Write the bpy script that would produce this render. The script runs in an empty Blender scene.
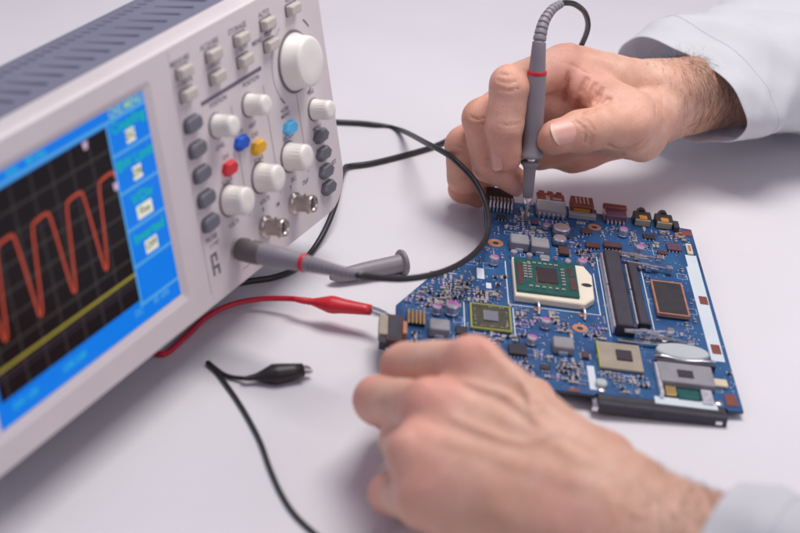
import bpy, math, random
import numpy as np
from mathutils import Matrix, Vector
random.seed(7); rng = np.random.default_rng(7)
S = 0.01                                   # every measure below is in centimetres
scene = bpy.context.scene
COL = scene.collection
V = lambda *a: np.array(a, float)
def unit(v): v = np.asarray(v, float); return v/np.linalg.norm(v)

# ------------------------------------------------------------------ materials
def mat(name, col, rough=.5, metal=0., var=0., scale=40., bump=0., bscale=200., coat=0., spec=.5, sss=0., emit=None, estr=0., trans=0., var_col=None, blotch=None):
    m = bpy.data.materials.new(name); m.use_nodes = True
    nt = m.node_tree; b = nt.nodes['Principled BSDF']
    b.inputs['Base Color'].default_value = (*col, 1); b.inputs['Roughness'].default_value = rough
    b.inputs['Metallic'].default_value = metal; b.inputs['Specular IOR Level'].default_value = spec
    b.inputs['Coat Weight'].default_value = coat
    if trans: b.inputs['Transmission Weight'].default_value = trans
    if sss:
        b.inputs['Subsurface Weight'].default_value = sss
        b.inputs['Subsurface Radius'].default_value = (1., .35, .2); b.inputs['Subsurface Scale'].default_value = .004
    if emit: b.inputs['Emission Color'].default_value = (*emit, 1); b.inputs['Emission Strength'].default_value = estr
    tc = nt.nodes.new('ShaderNodeTexCoord')
    if var:
        n = nt.nodes.new('ShaderNodeTexNoise'); n.inputs['Scale'].default_value = scale; n.inputs['Detail'].default_value = 6
        nt.links.new(tc.outputs['Object'], n.inputs['Vector'])
        r = nt.nodes.new('ShaderNodeValToRGB'); r.color_ramp.elements[0].position = .3; r.color_ramp.elements[1].position = .7
        lo = [c*(1-var) for c in col]; hi = [min(1, c*(1+var)) for c in col]
        if var_col: lo = var_col
        r.color_ramp.elements[0].color = (*lo, 1); r.color_ramp.elements[1].color = (*hi, 1)
        nt.links.new(n.outputs['Fac'], r.inputs['Fac']); nt.links.new(r.outputs['Color'], b.inputs['Base Color'])
        rr = nt.nodes.new('ShaderNodeMapRange'); rr.inputs['To Min'].default_value = max(0, rough-.08); rr.inputs['To Max'].default_value = min(1, rough+.08)
        nt.links.new(n.outputs['Fac'], rr.inputs['Value']); nt.links.new(rr.outputs['Result'], b.inputs['Roughness'])
    if bump:
        n2 = nt.nodes.new('ShaderNodeTexNoise'); n2.inputs['Scale'].default_value = bscale; n2.inputs['Detail'].default_value = 4
        nt.links.new(tc.outputs['Object'], n2.inputs['Vector'])
        bp = nt.nodes.new('ShaderNodeBump'); bp.inputs['Strength'].default_value = bump; bp.inputs['Distance'].default_value = .0005
        nt.links.new(n2.outputs['Fac'], bp.inputs['Height']); nt.links.new(bp.outputs['Normal'], b.inputs['Normal'])
    return m
def srgb(r, g, b):
    f = lambda c: (c/255/12.92 if c <= 10 else ((c/255+.055)/1.055)**2.4)
    return (f(r), f(g), f(b))

M = {}
M['table'] = mat('white_laminate', (.735, .71, .73), .38, var=.035, scale=7, bump=.04, bscale=900)
M['bezel'] = mat('warm_grey_plastic', (.70, .635, .63), .5, var=.03, scale=25, bump=.12, bscale=1800)
M['housing'] = mat('slate_plastic', (.185, .185, .255), .55, var=.05, scale=30, bump=.25, bscale=1500)
M['vent'] = mat('vent_shadow_plastic', (.13, .13, .185), .7)
M['ivory'] = mat('ivory_plastic', (.88, .84, .77), .42, var=.02, scale=50, bump=.06, bscale=1500)
M['ltbtn'] = mat('beige_rubber', (.55, .50, .45), .55, var=.04, scale=60)
M['well'] = mat('button_well_plastic', (.20, .165, .185), .7)
M['greybtn'] = mat('grey_rubber', (.15, .15, .175), .55, var=.05, scale=80)
M['redbtn'] = mat('red_rubber', (.62, .02, .035), .45, var=.04); M['bluebtn'] = mat('blue_rubber', (.008, .10, .55), .45, var=.04)
M['yelbtn'] = mat('yellow_rubber', (.78, .42, .01), .45, var=.04); M['cyanbtn'] = mat('sky_blue_rubber', (.09, .47, .78), .45, var=.04)
M['print'] = mat('violet_grey_print', (.17, .13, .18), .6); M['printlt'] = mat('pale_print', (.36, .29, .33), .6)
M['nickel'] = mat('nickel', (.50, .44, .40), .3, .9, var=.1, scale=120)
M['steel'] = mat('steel', (.72, .71, .72), .22, 1., var=.08, scale=150)
M['gold'] = mat('gold_plate', (.85, .58, .22), .28, 1., var=.08, scale=200)
M['pgrey'] = mat('probe_grey_plastic', (.27, .245, .265), .48, var=.05, scale=50, bump=.1, bscale=1500)
M['pdark'] = mat('probe_dark_plastic', (.13, .11, .105), .45, var=.06, scale=50)
M['ring'] = mat('red_ring', (.66, .01, .03), .4, var=.03)
M['cable'] = mat('black_cable', (.018, .016, .018), .42, var=.2, scale=60, bump=.1, bscale=700)
M['redcable'] = mat('red_cable', (.58, .012, .045), .4, var=.08, scale=60); M['redboot'] = mat('red_boot', (.60, .018, .03), .38, var=.08, scale=50, bump=.1, bscale=500)
M['blackboot'] = mat('black_boot', (.022, .016, .016), .4, var=.2, scale=50)
def emis(name, c, s): return mat(name, (.004, .004, .005), .25, emit=c, estr=s, spec=.12)
M['sblue'] = emis('screen_blue', srgb(0, 122, 232), 1.0); M['sdark'] = emis('screen_black', srgb(26, 14, 16), .55)
M['sline'] = emis('screen_pale_blue', srgb(92, 176, 235), .9); M['sgreen'] = emis('screen_green', srgb(20, 195, 150), .9)
M['swhite'] = emis('screen_white', srgb(238, 238, 215), .95); M['sred'] = emis('screen_orange', srgb(214, 84, 62), .75)
M['syel'] = emis('screen_yellow', srgb(178, 162, 66), .75); M['sgrid'] = emis('screen_grid', srgb(84, 78, 76), .7); M['spink'] = emis('screen_lilac', srgb(225, 190, 225), .85)
M['sviolet'] = emis('screen_violet', srgb(60, 42, 62), .7); M['sink'] = emis('screen_ink', srgb(60, 70, 60), .4); M['scyan'] = emis('screen_cyan', srgb(60, 200, 215), .9); M['slime'] = emis('screen_lime', srgb(170, 220, 150), .9)

def pcb_material():
    m = bpy.data.materials.new('blue_solder_mask'); m.use_nodes = True; nt = m.node_tree; N = nt.nodes; L = nt.links
    b = N['Principled BSDF']; tc = N.new('ShaderNodeTexCoord')
    def noise(sc, det=3):
        n = N.new('ShaderNodeTexNoise'); n.inputs['Scale'].default_value = sc; n.inputs['Detail'].default_value = det; L.new(tc.outputs['Object'], n.inputs['Vector']); return n
    def mix(f, a, c, mode='MIX'):
        x = N.new('ShaderNodeMix'); x.data_type = 'RGBA'; x.blend_type = mode
        if isinstance(f, float): x.inputs[0].default_value = f
        else: L.new(f, x.inputs[0])
        for s, i in ((a, 6), (c, 7)):
            if isinstance(s, tuple): x.inputs[i].default_value = (*s, 1)
            else: L.new(s, x.inputs[i])
        return x.outputs[2]
    def ramp(src, p0, p1):
        r = N.new('ShaderNodeMapRange'); r.inputs[1].default_value = p0; r.inputs[2].default_value = p1; L.new(src, r.inputs[0]); return r.outputs[0]
    big = ramp(noise(35, 4).outputs['Fac'], .35, .65)
    base = mix(big, (.007, .038, .135), (.014, .105, .245))
    # copper tracks under the mask: bundles of thin stripes turned by patches of the plane
    def tracks(rot, sc, seed):
        mp = N.new('ShaderNodeMapping'); mp.inputs['Rotation'].default_value = (0, 0, rot); L.new(tc.outputs['Object'], mp.inputs['Vector'])
        w = N.new('ShaderNodeTexWave'); w.wave_type = 'BANDS'; w.inputs['Scale'].default_value = sc; w.inputs['Distortion'].default_value = .0
        L.new(mp.outputs[0], w.inputs['Vector'])
        n = N.new('ShaderNodeTexVoronoi'); n.inputs['Scale'].default_value = 95; n.distance = 'CHEBYCHEV'
        mp2 = N.new('ShaderNodeMapping'); mp2.inputs['Location'].default_value = (seed, seed*.7, 0); mp2.inputs['Rotation'].default_value = (0, 0, rot); L.new(tc.outputs['Object'], mp2.inputs['Vector']); L.new(mp2.outputs[0], n.inputs['Vector'])
        sep = N.new('ShaderNodeSeparateColor'); L.new(n.outputs['Color'], sep.inputs[0])
        a = ramp(w.outputs['Fac'], .55, .7); g = ramp(sep.outputs[0], .62, .64)
        mu = N.new('ShaderNodeMath'); mu.operation = 'MULTIPLY'; L.new(a, mu.inputs[0]); L.new(g, mu.inputs[1]); return mu.outputs[0]
    t1 = tracks(0, 420, .3); t2 = tracks(1.5708, 420, 1.7); t3 = tracks(.785, 380, 4.1)
    c = mix(t1, base, (.018, .095, .26)); c = mix(t2, c, (.015, .085, .24)); c = mix(t3, c, (.018, .09, .25))
    v = N.new('ShaderNodeTexVoronoi'); v.inputs['Scale'].default_value = 330; v.inputs['Randomness'].default_value = .85; L.new(tc.outputs['Object'], v.inputs['Vector'])
    sv = N.new('ShaderNodeSeparateColor'); L.new(v.outputs['Color'], sv.inputs[0])
    d = ramp(v.outputs['Distance'], .27, .20); g = ramp(sv.outputs[1], .74, .76)
    mu = N.new('ShaderNodeMath'); mu.operation = 'MULTIPLY'; L.new(d, mu.inputs[0]); L.new(g, mu.inputs[1])
    c = mix(mu.outputs[0], c, (.20, .27, .40))
    L.new(c, b.inputs['Base Color']); b.inputs['Roughness'].default_value = .34; b.inputs['Specular IOR Level'].default_value = .5
    bp = N.new('ShaderNodeBump'); bp.inputs['Strength'].default_value = .25; bp.inputs['Distance'].default_value = .0003
    ad = N.new('ShaderNodeMath'); ad.operation = 'ADD'; L.new(t1, ad.inputs[0]); L.new(t2, ad.inputs[1]); L.new(ad.outputs[0], bp.inputs['Height']); L.new(bp.outputs[0], b.inputs['Normal'])
    return m
M['pcb'] = pcb_material()
M['pcbedge'] = mat('laminate_edge', (.03, .05, .08), .6)
M['ceramic'] = mat('ivory_socket', (.78, .70, .55), .45, var=.04, scale=60); M['cpugreen'] = mat('green_package', (.004, .085, .075), .35, var=.2, scale=300)
M['die'] = mat('dark_die', (.045, .035, .045), .25, var=.1); M['sil'] = mat('bare_silicon', (.30, .31, .37), .15, .4)
M['epoxy'] = mat('black_epoxy', (.022, .021, .025), .45, var=.2, scale=200, bump=.1, bscale=2000); M['brown'] = mat('brown_epoxy', (.075, .03, .03), .45, var=.15, scale=150)
M['ferrite'] = mat('grey_ferrite', (.26, .25, .27), .5, var=.08, scale=150, bump=.1); M['tin'] = mat('solder', (.84, .81, .84), .32, .9, var=.1, scale=400)
M['can'] = mat('aluminium_can', (.66, .62, .68), .36, .85, var=.08); M['magenta'] = mat('magenta_mark', (.48, .10, .38), .45)
M['copper'] = mat('copper_pad', (.62, .29, .18), .38, .6, var=.12, scale=200); M['slot'] = mat('slot_plastic', (.034, .030, .045), .5, var=.15, scale=120)
M['olive'] = mat('olive_package', (.055, .055, .030), .4, var=.3, scale=400); M['limeline'] = mat('yellow_green_edge', (.33, .36, .08), .4)
M['tan'] = mat('tan_package', (.34, .285, .22), .45, var=.08, scale=150); M['paper'] = mat('white_label', (.60, .66, .69), .55, var=.04, scale=50)
M['cell'] = mat('white_foil', (.50, .53, .54), .4, .15, var=.05); M['silk'] = mat('silkscreen', (.62, .66, .70), .6)
M['redconn'] = mat('rust_plastic', (.20, .05, .035), .5, var=.12, scale=150); M['orange'] = mat('amber_plastic', (.55, .22, .03), .4, var=.15, scale=150)
M['purple'] = mat('plum_plastic', (.115, .05, .085), .45, var=.15, scale=150); M['violet'] = mat('violet_glint', (.50, .30, .72), .18, .7)  # the shiny violet colour stands in for purple glints on the board
M['cream'] = mat('cream_plastic', (.66, .56, .40), .5, var=.06)
M['coat'] = None

# ------------------------------------------------------------------ mesh builder
class MB:
    def __init__(s): s.v = []; s.f = []; s.m = []; s.sm = []; s.n = 0
    def add(s, verts, faces, m=0, smooth=False):
        verts = np.asarray(verts, float).reshape(-1, 3); s.v.append(verts)
        for f in faces: s.f.append(tuple(i+s.n for i in f)); s.m.append(m); s.sm.append(smooth)
        s.n += len(verts); return s
    def loft(s, rings, m=0, smooth=False, cap=True, closed=True):
        n = len(rings[0]); v = np.concatenate(rings); F = []
        for i in range(len(rings)-1):
            for j in range(n if closed else n-1):
                k = (j+1) % n; F.append((i*n+j, i*n+k, (i+1)*n+k, (i+1)*n+j))
        s.add(v, F, m, smooth)
        if cap:
            s.add(rings[0], [tuple(range(n-1, -1, -1))], m); s.add(rings[-1], [tuple(range(n))], m)
        return s
    def rbox(s, x0, x1, y0, y1, z0, z1, r=.04, ch=.03, m=0, seg=3, fr=None):
        r = min(r, (x1-x0)/2*.99, (y1-y0)/2*.99); ch = min(ch, (z1-z0)/2*.9, r*.95)
        def ring(i, z):
            p = []
            for cx, cy, a0 in ((x1-r, y1-r, 0), (x0+r, y1-r, 90), (x0+r, y0+r, 180), (x1-r, y0+r, 270)):
                for k in range(seg+1):
                    a = math.radians(a0+90*k/seg); q = r-i; p.append((cx+q*math.cos(a), cy+q*math.sin(a), z))
            return np.array(p)
        R = [ring(ch, z0), ring(0, z0+ch), ring(0, z1-ch), ring(ch, z1)]
        if fr is not None: R = [fr(x) for x in R]
        return s.loft(R, m)
    def prism(s, outline, z0, z1, m=0, ch=0., fr=None):
        o = np.array(outline, float); c = o.mean(0)
        if ch:
            d = o-c; ins = c+d*(1-ch/np.maximum(np.linalg.norm(d, axis=1), 1e-6))[:, None]
            R = [np.c_[o, np.full(len(o), z0)], np.c_[o, np.full(len(o), z1-ch)], np.c_[ins, np.full(len(o), z1)]]
        else: R = [np.c_[o, np.full(len(o), z)] for z in (z0, z1)]
        if fr is not None: R = [fr(x) for x in R]
        return s.loft(R, m)
    def lathe(s, prof, o=(0, 0, 0), ax=(0, 0, 1), n=28, m=0, smooth=True, cap=True, sx=1., up=None):
        ax = unit(ax); h = unit(np.cross(ax, (0, 0, 1) if abs(ax[2]) < .9 else (1, 0, 0))) if up is None else unit(up - np.dot(up, ax)*ax); k = np.cross(ax, h)
        a = np.arange(n)*2*math.pi/n
        R = [np.asarray(o)+r*(np.outer(np.cos(a)*sx, h)+np.outer(np.sin(a), k))+z*ax for r, z in prof]
        return s.loft(R, m, smooth, cap)
    def tube(s, pts, r, n=10, m=0, smooth=True, cap=True, rs=None):
        P = np.asarray(pts, float); rr = np.full(len(P), r) if np.isscalar(r) else np.asarray(r, float)
        T = np.gradient(P, axis=0); T /= np.linalg.norm(T, axis=1)[:, None]
        h = unit(np.cross(T[0], (0, 0, 1) if abs(T[0][2]) < .9 else (1, 0, 0))); R = []; a = np.arange(n)*2*math.pi/n
        for p, t, q in zip(P, T, rr):
            h = unit(h-np.dot(h, t)*t); k = np.cross(t, h); R.append(p+q*(np.outer(np.cos(a), h)+np.outer(np.sin(a), k)))
        return s.loft(R, m, smooth, cap)
    def build(s, name, mats, parent=None, world=False):
        v = np.concatenate(s.v)
        if parent is not None and world:
            Mi = np.linalg.inv(FR[parent.name]); v = v@Mi[:3, :3].T+Mi[:3, 3]
        me = bpy.data.meshes.new(name); me.from_pydata((v*S).tolist(), [], s.f)
        for x in (mats if isinstance(mats, (list, tuple)) else [mats]): me.materials.append(M[x] if isinstance(x, str) else x)
        me.polygons.foreach_set('material_index', s.m); me.polygons.foreach_set('use_smooth', s.sm); me.update()
        o = bpy.data.objects.new(name, me); COL.objects.link(o)
        if parent is not None: o.parent = parent; FR[o.name] = FR[parent.name]
        return o
FR = {}
def thing(name, label, cat, mtx=None, loc=None, group=None):
    o = bpy.data.objects.new(name, None); COL.objects.link(o); o.empty_display_size = .02
    A = np.eye(4)
    if mtx is not None: A = mtx
    if loc is not None: A[:3, 3] = loc
    W = A.copy(); W[:3, 3] *= S; o.matrix_world = Matrix(W.tolist()); FR[o.name] = A
    o['label'] = label; o['category'] = cat
    if group: o['group'] = group
    return o
def curve(pts, per=8):                     # Catmull-Rom through the points
    P = np.asarray(pts, float); P = np.vstack([2*P[0]-P[1], P, 2*P[-1]-P[-2]]); out = []
    for i in range(1, len(P)-2):
        for t in np.arange(per)/per:
            a, b, c, d = P[i-1:i+3]; out.append(.5*(2*b+(c-a)*t+(2*a-5*b+4*c-d)*t*t+(3*b-a-3*c+d)*t**3))
    out.append(P[-2]); return np.array(out)
def text_mesh(body, size):                 # flat letters as (verts, faces), centred
    cu = bpy.data.curves.new('lettering', 'FONT'); cu.body = body; cu.size = size; cu.resolution_u = 2; cu.offset = size*.018; cu.align_x = 'CENTER'; cu.align_y = 'CENTER'
    o = bpy.data.objects.new('lettering', cu); COL.objects.link(o); dg = bpy.context.evaluated_depsgraph_get(); dg.update()
    me = bpy.data.meshes.new_from_object(o.evaluated_get(dg)); v = np.array([x.co[:] for x in me.vertices]); f = [tuple(p.vertices) for p in me.polygons]
    bpy.data.objects.remove(o); bpy.data.curves.remove(cu); bpy.data.meshes.remove(me); return v, f

# ------------------------------------------------------------------ tabletop
mb = MB(); mb.add([(-150, -90, 0), (170, -90, 0), (170, 210, 0), (-150, 210, 0)], [(0, 1, 2, 3)])
o = mb.build('tabletop', 'table'); o['kind'] = 'structure'; o['label'] = 'white laminate workbench top under everything'; o['category'] = 'table'

# ------------------------------------------------------------------ oscilloscope (local: x along the panel, y into the body, z up the panel)
def rot(yaw, tilt):
    cy, sy, ct, st = math.cos(yaw), math.sin(yaw), math.cos(tilt), math.sin(tilt)
    Rz = np.array([[cy, -sy, 0], [sy, cy, 0], [0, 0, 1.]]); Rx = np.array([[1, 0, 0], [0, ct, st], [0, -st, ct]]); return Rz@Rx
PB = 10.1                                  # panel bottom below the screen's top corner
Rs = rot(1.166, .23); A = np.eye(4); A[:3, :3] = Rs; A[:3, 3] = V(-10.509, -11.26, 12.755)+Rs@V(0, 0, -PB)
def panel_pt(u, v, h=0): return A[:3, 3]+A[:3, :3]@V(u, -h, PB-v)
sc = thing('oscilloscope', 'white benchtop oscilloscope with a lit blue screen of square waves and rows of knobs', 'oscilloscope', A.copy())
P3 = lambda u, v, h=0: V(u, -h, PB-v)
def pf(x): return np.c_[x[:, 0], -x[:, 2], PB-x[:, 1]]         # (u, v, height) -> local
UL, UR, VT = -14.0, 14.2, -1.05
def rrect(u0, u1, v0, v1, r, seg=6):       # r for the corners TR, BR, BL, TL
    p = []
    for cx, cy, a0, q in ((u1, v0, -90, r[0]), (u1, v1, 0, r[1]), (u0, v1, 90, r[2]), (u0, v0, 180, r[3])):
        sx = -1 if cx == u1 else 1; sy = 1 if cy == v0 else -1
        for k in range(seg+1):
            a = math.radians(a0+90*k/seg); p.append((cx+sx*q+q*math.cos(a), cy+sy*q+q*math.sin(a)))
    return np.array(p)
def at_h(o, h): return pf(np.c_[o, np.full(len(o), h)])
# front shell with a hole for the screen
mb = MB()
out0 = rrect(UL, UR, VT, PB, (.6, 1.7, 1.2, .6)); out1 = rrect(UL-.12, UR+.12, VT-.1, PB+.1, (.7, 1.8, 1.3, .7)); 
hole = rrect(-12.2, .5, -.26, 9.1, (.25,)*4); holei = rrect(-11.62, .1, .03, 8.72, (.05,)*4)
n = len(out0)
R = [at_h(holei, -.12), at_h(hole, 0), at_h(out0, 0), at_h(out1, -.12), at_h(rrect(UL-.16, UR+.16, VT-.14, PB+.14, (.7, 1.8, 1.3, .7)), -.45), at_h(rrect(UL-.16, UR+.16, VT-.14, PB+.14, (.7, 1.8, 1.3, .7)), -1.25)]
mb.loft(R, 0, False, cap=False)
mb.add(at_h(rrect(UL-.16, UR+.16, VT-.14, PB+.14, (.7, 1.8, 1.3, .7)), -1.25), [tuple(range(n))])
shell = mb.build('front_panel', 'bezel', sc)
# slate housing behind
mb = MB()
prof = [(1.2, -1.02, 10.0), (5.6, -1.12, 10.0), (6.4, -1.0, 10.0), (7.2, -.55, 9.9), (10.6, 1.0, 9.6), (11.4, 1.6, 9.2)]
R = [at_h(rrect(UL+.05, UR-.05, vt, vb, (.8, 1.6, 1.3, .8)), -d) for d, vt, vb in prof]
mb.loft(R, 0)
hs = mb.build('housing', 'housing', sc)
mb = MB()
for k in range(26):
    u = -13.0+k*1.04
    mb.rbox(u-.09, u+.09, 2.4, 4.4, PB+1.0, PB+1.10, .08, .01)
for k in range(50):
    u = -13.1+k*.53
    mb.rbox(u-.10, u+.10, 5.0, 5.5, PB+1.0, PB+1.128, .06, .004)
mb.build('vent_slots', 'vent', hs)
for u in (-8.0, 8.0):                       # flip-out feet under the raised front, bumpers under the back
    mb = MB(); q = panel_pt(u, PB-.3, -5.0)
    mb.tube([q, q+V(*(-A[:3, 1]*.2))+V(0, 0, -q[2]*.5), V(q[0]+.5, q[1]-.2, .18)], [.42, .4, .36], 12); mb.build('flip_foot', 'housing', sc, True)
    mb = MB(); q = panel_pt(u, PB-1.2, -10.8); mb.lathe([(.5, 0), (.5, q[2]), (.35, q[2]+1.0)], (q[0], q[1], 0), n=16); mb.build('rear_foot', 'housing', sc, True)
# screen
scr = MB().add(at_h(np.array([(-11.62, .03), (.1, .03), (.1, 8.72), (-11.62, 8.72)]), -.11), [(0, 1, 2, 3)]).build('screen', 'sblue', sc)
DU, DV = .11, .045
def flat(mb, u0, u1, v0, v1, h, m=0): mb.add(at_h(np.array([(u0+DU, v0+DV), (u1+DU, v0+DV), (u1+DU, v1+DV), (u0+DU, v1+DV)]), h), [(3, 2, 1, 0)], m)
mb = MB(); flat(mb, -11.45, -2.66, .55, 7.72, -.104)
for i in range(1, 8): flat(mb, -11.45, -2.66, .55+i*.896-.025, .55+i*.896+.025, -.1035, 1)
for i in range(0, 8): flat(mb, -3.9-i*1.18-.025, -3.9-i*1.18+.025, .55, 7.72, -.1032, 1)
flat(mb, -11.45, -2.66, 6.98, 7.06, -.1030, 2); flat(mb, -11.45, -2.66, 2.62, 2.68, -.1030, 2)
mb.build('graticule', ['sdark', 'sgrid', 'sviolet'], scr)
def ribbon(pts, w, h):
    mb = MB(); P = np.array(pts); T = np.gradient(P, axis=0); T /= np.linalg.norm(T, axis=1)[:, None]; Nn = np.c_[-T[:, 1], T[:, 0]]*w/2
    for i in range(len(P)-1): mb.add(at_h(np.array([P[i]-Nn[i], P[i+1]-Nn[i+1], P[i+1]+Nn[i+1], P[i]+Nn[i]])+[DU, DV], h), [(0, 1, 2, 3)])
    return mb
w = []
for k in range(6):
    x = -12.62+k*2.06
    w += [(x, 5.66), (x+.07, 5.68), (x+.14, 5.6), (x+.2, 5.3), (x+.38, 4.1), (x+.54, 2.9), (x+.6, 2.55), (x+.68, 2.4), (x+.8, 2.34), (x+1.2, 2.3), (x+1.52, 2.3), (x+1.6, 2.36), (x+1.66, 2.55), (x+1.76, 3.3), (x+1.92, 4.8), (x+1.98, 5.35), (x+2.02, 5.58)]
w = np.array(w); w = w[(w[:, 0] < -2.7) & (w[:, 0] > -11.4)]
tail = [(-3.62+.5, 2.33), (-2.68, 2.31)]
ribbon(w, .125, -.101).build('square_wave_trace', 'sred', scr)
ribbon([(-11.4, 6.6), (-7, 6.6), (-2.68, 6.6)], .115, -.1005).build('baseline_trace', 'syel', scr)
mb = MB()
flat(mb, -2.7, -2.6, .4, 8.0, -.1025); flat(mb, -11.5, 0, .37, .5, -.1022)
for v in (1.81, 3.34, 4.87, 6.36, 7.93): flat(mb, -2.6, 0, v-.055, v+.055, -.102)
mb.build('menu_lines', 'sline', scr)
def scr_text(mb, body, size, u, v, m, h=-.1):
    tv, tf = text_mesh(body, size); mb.add(at_h(np.c_[tv[:, 0]+u+DU, -tv[:, 1]+v+DV], h), tf, m)
for t, v in (('Coupling', .80), ('BW Limit', 2.30), ('V/Div', 3.84), ('Inverted', 5.34)): mb = MB(); scr_text(mb, t, .62, -1.3, v, 0); mb.build('menu_title', 'sgreen', scr)
mb = MB(); scr_text(mb, 'CH2 MENU', .46, -1.25, .19, 0); mb.build('menu_heading', 'slime', scr)
for t, u, v, m in (('T', -9.15, .17, 'scyan'), ('Auto', -8.3, .17, 'scyan'), ('M 5.0us', -6.9, .17, 'scyan'), ('CH1 1.0V', -10.2, 8.15, 'scyan'), ('CH2 2.0V', -7.2, 8.15, 'scyan'), ('DC', -2.9, 8.15, 'sline'), ('50', -1.7, 8.15, 'sline'), ('kHz', -1.05, 8.15, 'sline')): mb = MB(); scr_text(mb, t, .36, u, v, 0); mb.build('readout', m, scr)
for t, v, hw in (('DC', 1.36, .3), ('ON', 2.87, .3), ('Fine', 4.42, .52), ('OFF', 5.91, .42)):
    mb = MB(); flat(mb, -1.3-hw, -1.3+hw, v-.27, v+.27, -.1); scr_text(mb, t, .42, -1.3, v, 1, -.0985); mb.build('menu_value_box', ['swhite', 'sink'], scr)
for u, v in ((-4.1, .62), (-2.8, 2.75)): mb = MB(); mb.add(at_h(np.array([(u-.16, v), (u+.16, v), (u+.1, v+.3), (u-.1, v+.3)])+[DU, DV], -.0995), [(3, 2, 1, 0)]); mb.build('trigger_marker', 'spink', scr)
# controls
def pbox(mb, u, v, wu, wv, h0, h1, r=.1, ch=.06, m=0): mb.rbox(u-wu/2, u+wu/2, v-wv/2, v+wv/2, h0, h1, r, ch, m, fr=pf)
for i in range(5):
    for row in range(2):
        if row == 1 and i == 4: continue
        u = 2.72+i*2.24; v = .12+row*.95
        b = MB(); pbox(b, u, v, .92, .46, -.02, .34, .08, .07); b.build('menu_button', 'ltbtn', sc)
        b = MB(); pbox(b, u+.03, v+.0, 1.06, .58, -.03, .012, .1, .005); b.build('button_surround', 'well', sc)
for i in range(5):
    v = 2.33+i*1.08
    b = MB(); pbox(b, 2.72, v, 1.12, .60, -.02, .26, .24, .07); pbox(b, 2.72, v, 1.2, .68, -.03, .01, .26, .004, 1); b.build('soft_key', ['greybtn', 'well'], sc)
def hexo(u, v, w, hh): return np.array([(u-w/2, v), (u-w*.3, v-hh/2), (u+w*.3, v-hh/2), (u+w/2, v), (u+w*.3, v+hh/2), (u-w*.3, v+hh/2)])
for v in (6.32, 7.18, 8.05, 8.86):
    b = MB(); b.prism(hexo(12.45, v, 1.15, .58), -.02, .3, 0, .08, fr=pf); b.build('hexagon_button', 'greybtn', sc)
for (u, v, m) in ((4.75, 5.0, 'redbtn'), (5.95, 4.3, 'bluebtn'), (7.15, 4.95, 'yelbtn'), (9.95, 5.05, 'cyanbtn')):
    b = MB(); b.prism(hexo(u, v, 1.02, .56), -.02, .3, 0, .09, fr=pf); b.build('channel_button', m, sc)
def knob(u, v, r, h, name='knob'):
    b = MB(); o = P3(u, v); ax = V(0, -1, 0)
    b.lathe([(r*1.16, -.02), (r*1.16, .04), (r*1.1, .06)], o, ax, 32, 1); b.lathe([(r*1.06, .05), (r*1.04, .16), (r*.98, .2), (r*.94, h-.14), (r*.9, h-.04), (r*.8, h), (r*.3, h-.015)], o, ax, 36)
    # fine grip ridges
    if r < 1:
        for k in range(24):
            a = k*math.pi/12; d = V(math.cos(a), 0, math.sin(a)); p = o+d*r*.955; b.tube([p+ax*.24, p+ax*(h-.18)], .014, 5)
    return b.build(name, ['ivory', 'well'], sc)
for u in (4.42, 7.08): knob(u, 3.0, .47, .95)
knob(12.35, 5.02, .46, .95)
for u in (4.4, 7.05, 9.62): knob(u, 6.3, .62, 1.0)
knob(11.3, 2.42, 1.22, .9, 'large_knob')
for u, v in ((6.8, 8.5), (9.45, 8.45)):
    b = MB(); o = P3(u, v); ax = V(0, -1, 0)
    b.lathe([(.5, -.02), (.5, .14), (.41, .16), (.38, .26), (.38, .78), (.41, .82), (.41, .97), (.38, 1.05), (.32, 1.07), (.30, .7)], o, ax, 28)
    for sgn in (-1, 1): b.tube([o+ax*.65, o+ax*.65+V(0, 0, sgn*.47)], .07, 8)
    bn = b.build('coaxial_socket', 'nickel', sc)
    b = MB(); b.lathe([(.295, .6), (.295, .85), (.1, .86), (.08, 1.0)], o, ax, 20); b.build('socket_insert', 'pdark', bn)
# printing on the panel
mb = MB()
flat2 = lambda u0, u1, v0, v1, m=0: mb.add(at_h(np.array([(u0, v0), (u1, v0), (u1, v1), (u0, v1)]), .006), [(3, 2, 1, 0)], m)
flat2(3.65, 8.55, 1.74, 1.92)
def ptext(t, size, u, v, m=0): tv, tf = text_mesh(t, size); mb.add(at_h(np.c_[tv[:, 0]+u, -tv[:, 1]+v], .006), tf, m)
for i, t in enumerate(('MEASURE', 'ACQUIRE', 'STORAGE', 'AUTO', 'RUN')): ptext(t, .33, 2.72+i*2.24, -.32)
for i, t in enumerate(('CURSOR', 'DISPLAY', 'UTILITY', 'HELP')): ptext(t, .3, 2.8+i*2.24, .6)
ptext('SELECT', .34, 9.75, .45); ptext('MENU', .3, 8.55, .68)
for u, t in ((5.6, 'POSITION'), (8.3, 'POSITION')): ptext(t, .3, u-.7, 2.12)
for u, t in ((4.55, 'SCALE'), (7.2, 'SCALE'), (9.9, 'SEC/DIV')): ptext(t, .28, u, 5.45+.0 if u > 8 else 5.52)
for u, v, t in ((4.5, 3.95, 'LEVEL'), (7.15, 3.95, 'VERT'), (9.9, 4.45, 'MENU'), (9.9, 4.2, 'HORI'), (12.3, 4.2, 'TRIG'), (12.4, 5.92, 'MENU'), (4.75, 4.5, 'CH1'), (7.2, 4.4, 'CH2'), (5.95, 3.88, 'MATH'), (4.5, 7.42, 'VOLTS'), (7.15, 7.42, 'VOLTS'), (9.75, 7.42, 'SEC'), (6.9, 7.75, 'X'), (9.4, 7.7, 'Y'), (13.45, 8.0, 'SET'), (8.1, 8.0, '1M'), (10.7, 7.9, '25pF')): ptext(t, .28, u, v, 0)
ptext('PROBE', .3, 2.72, 7.35, 0); ptext('COMP', .26, 2.85, 7.65, 1)
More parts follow.
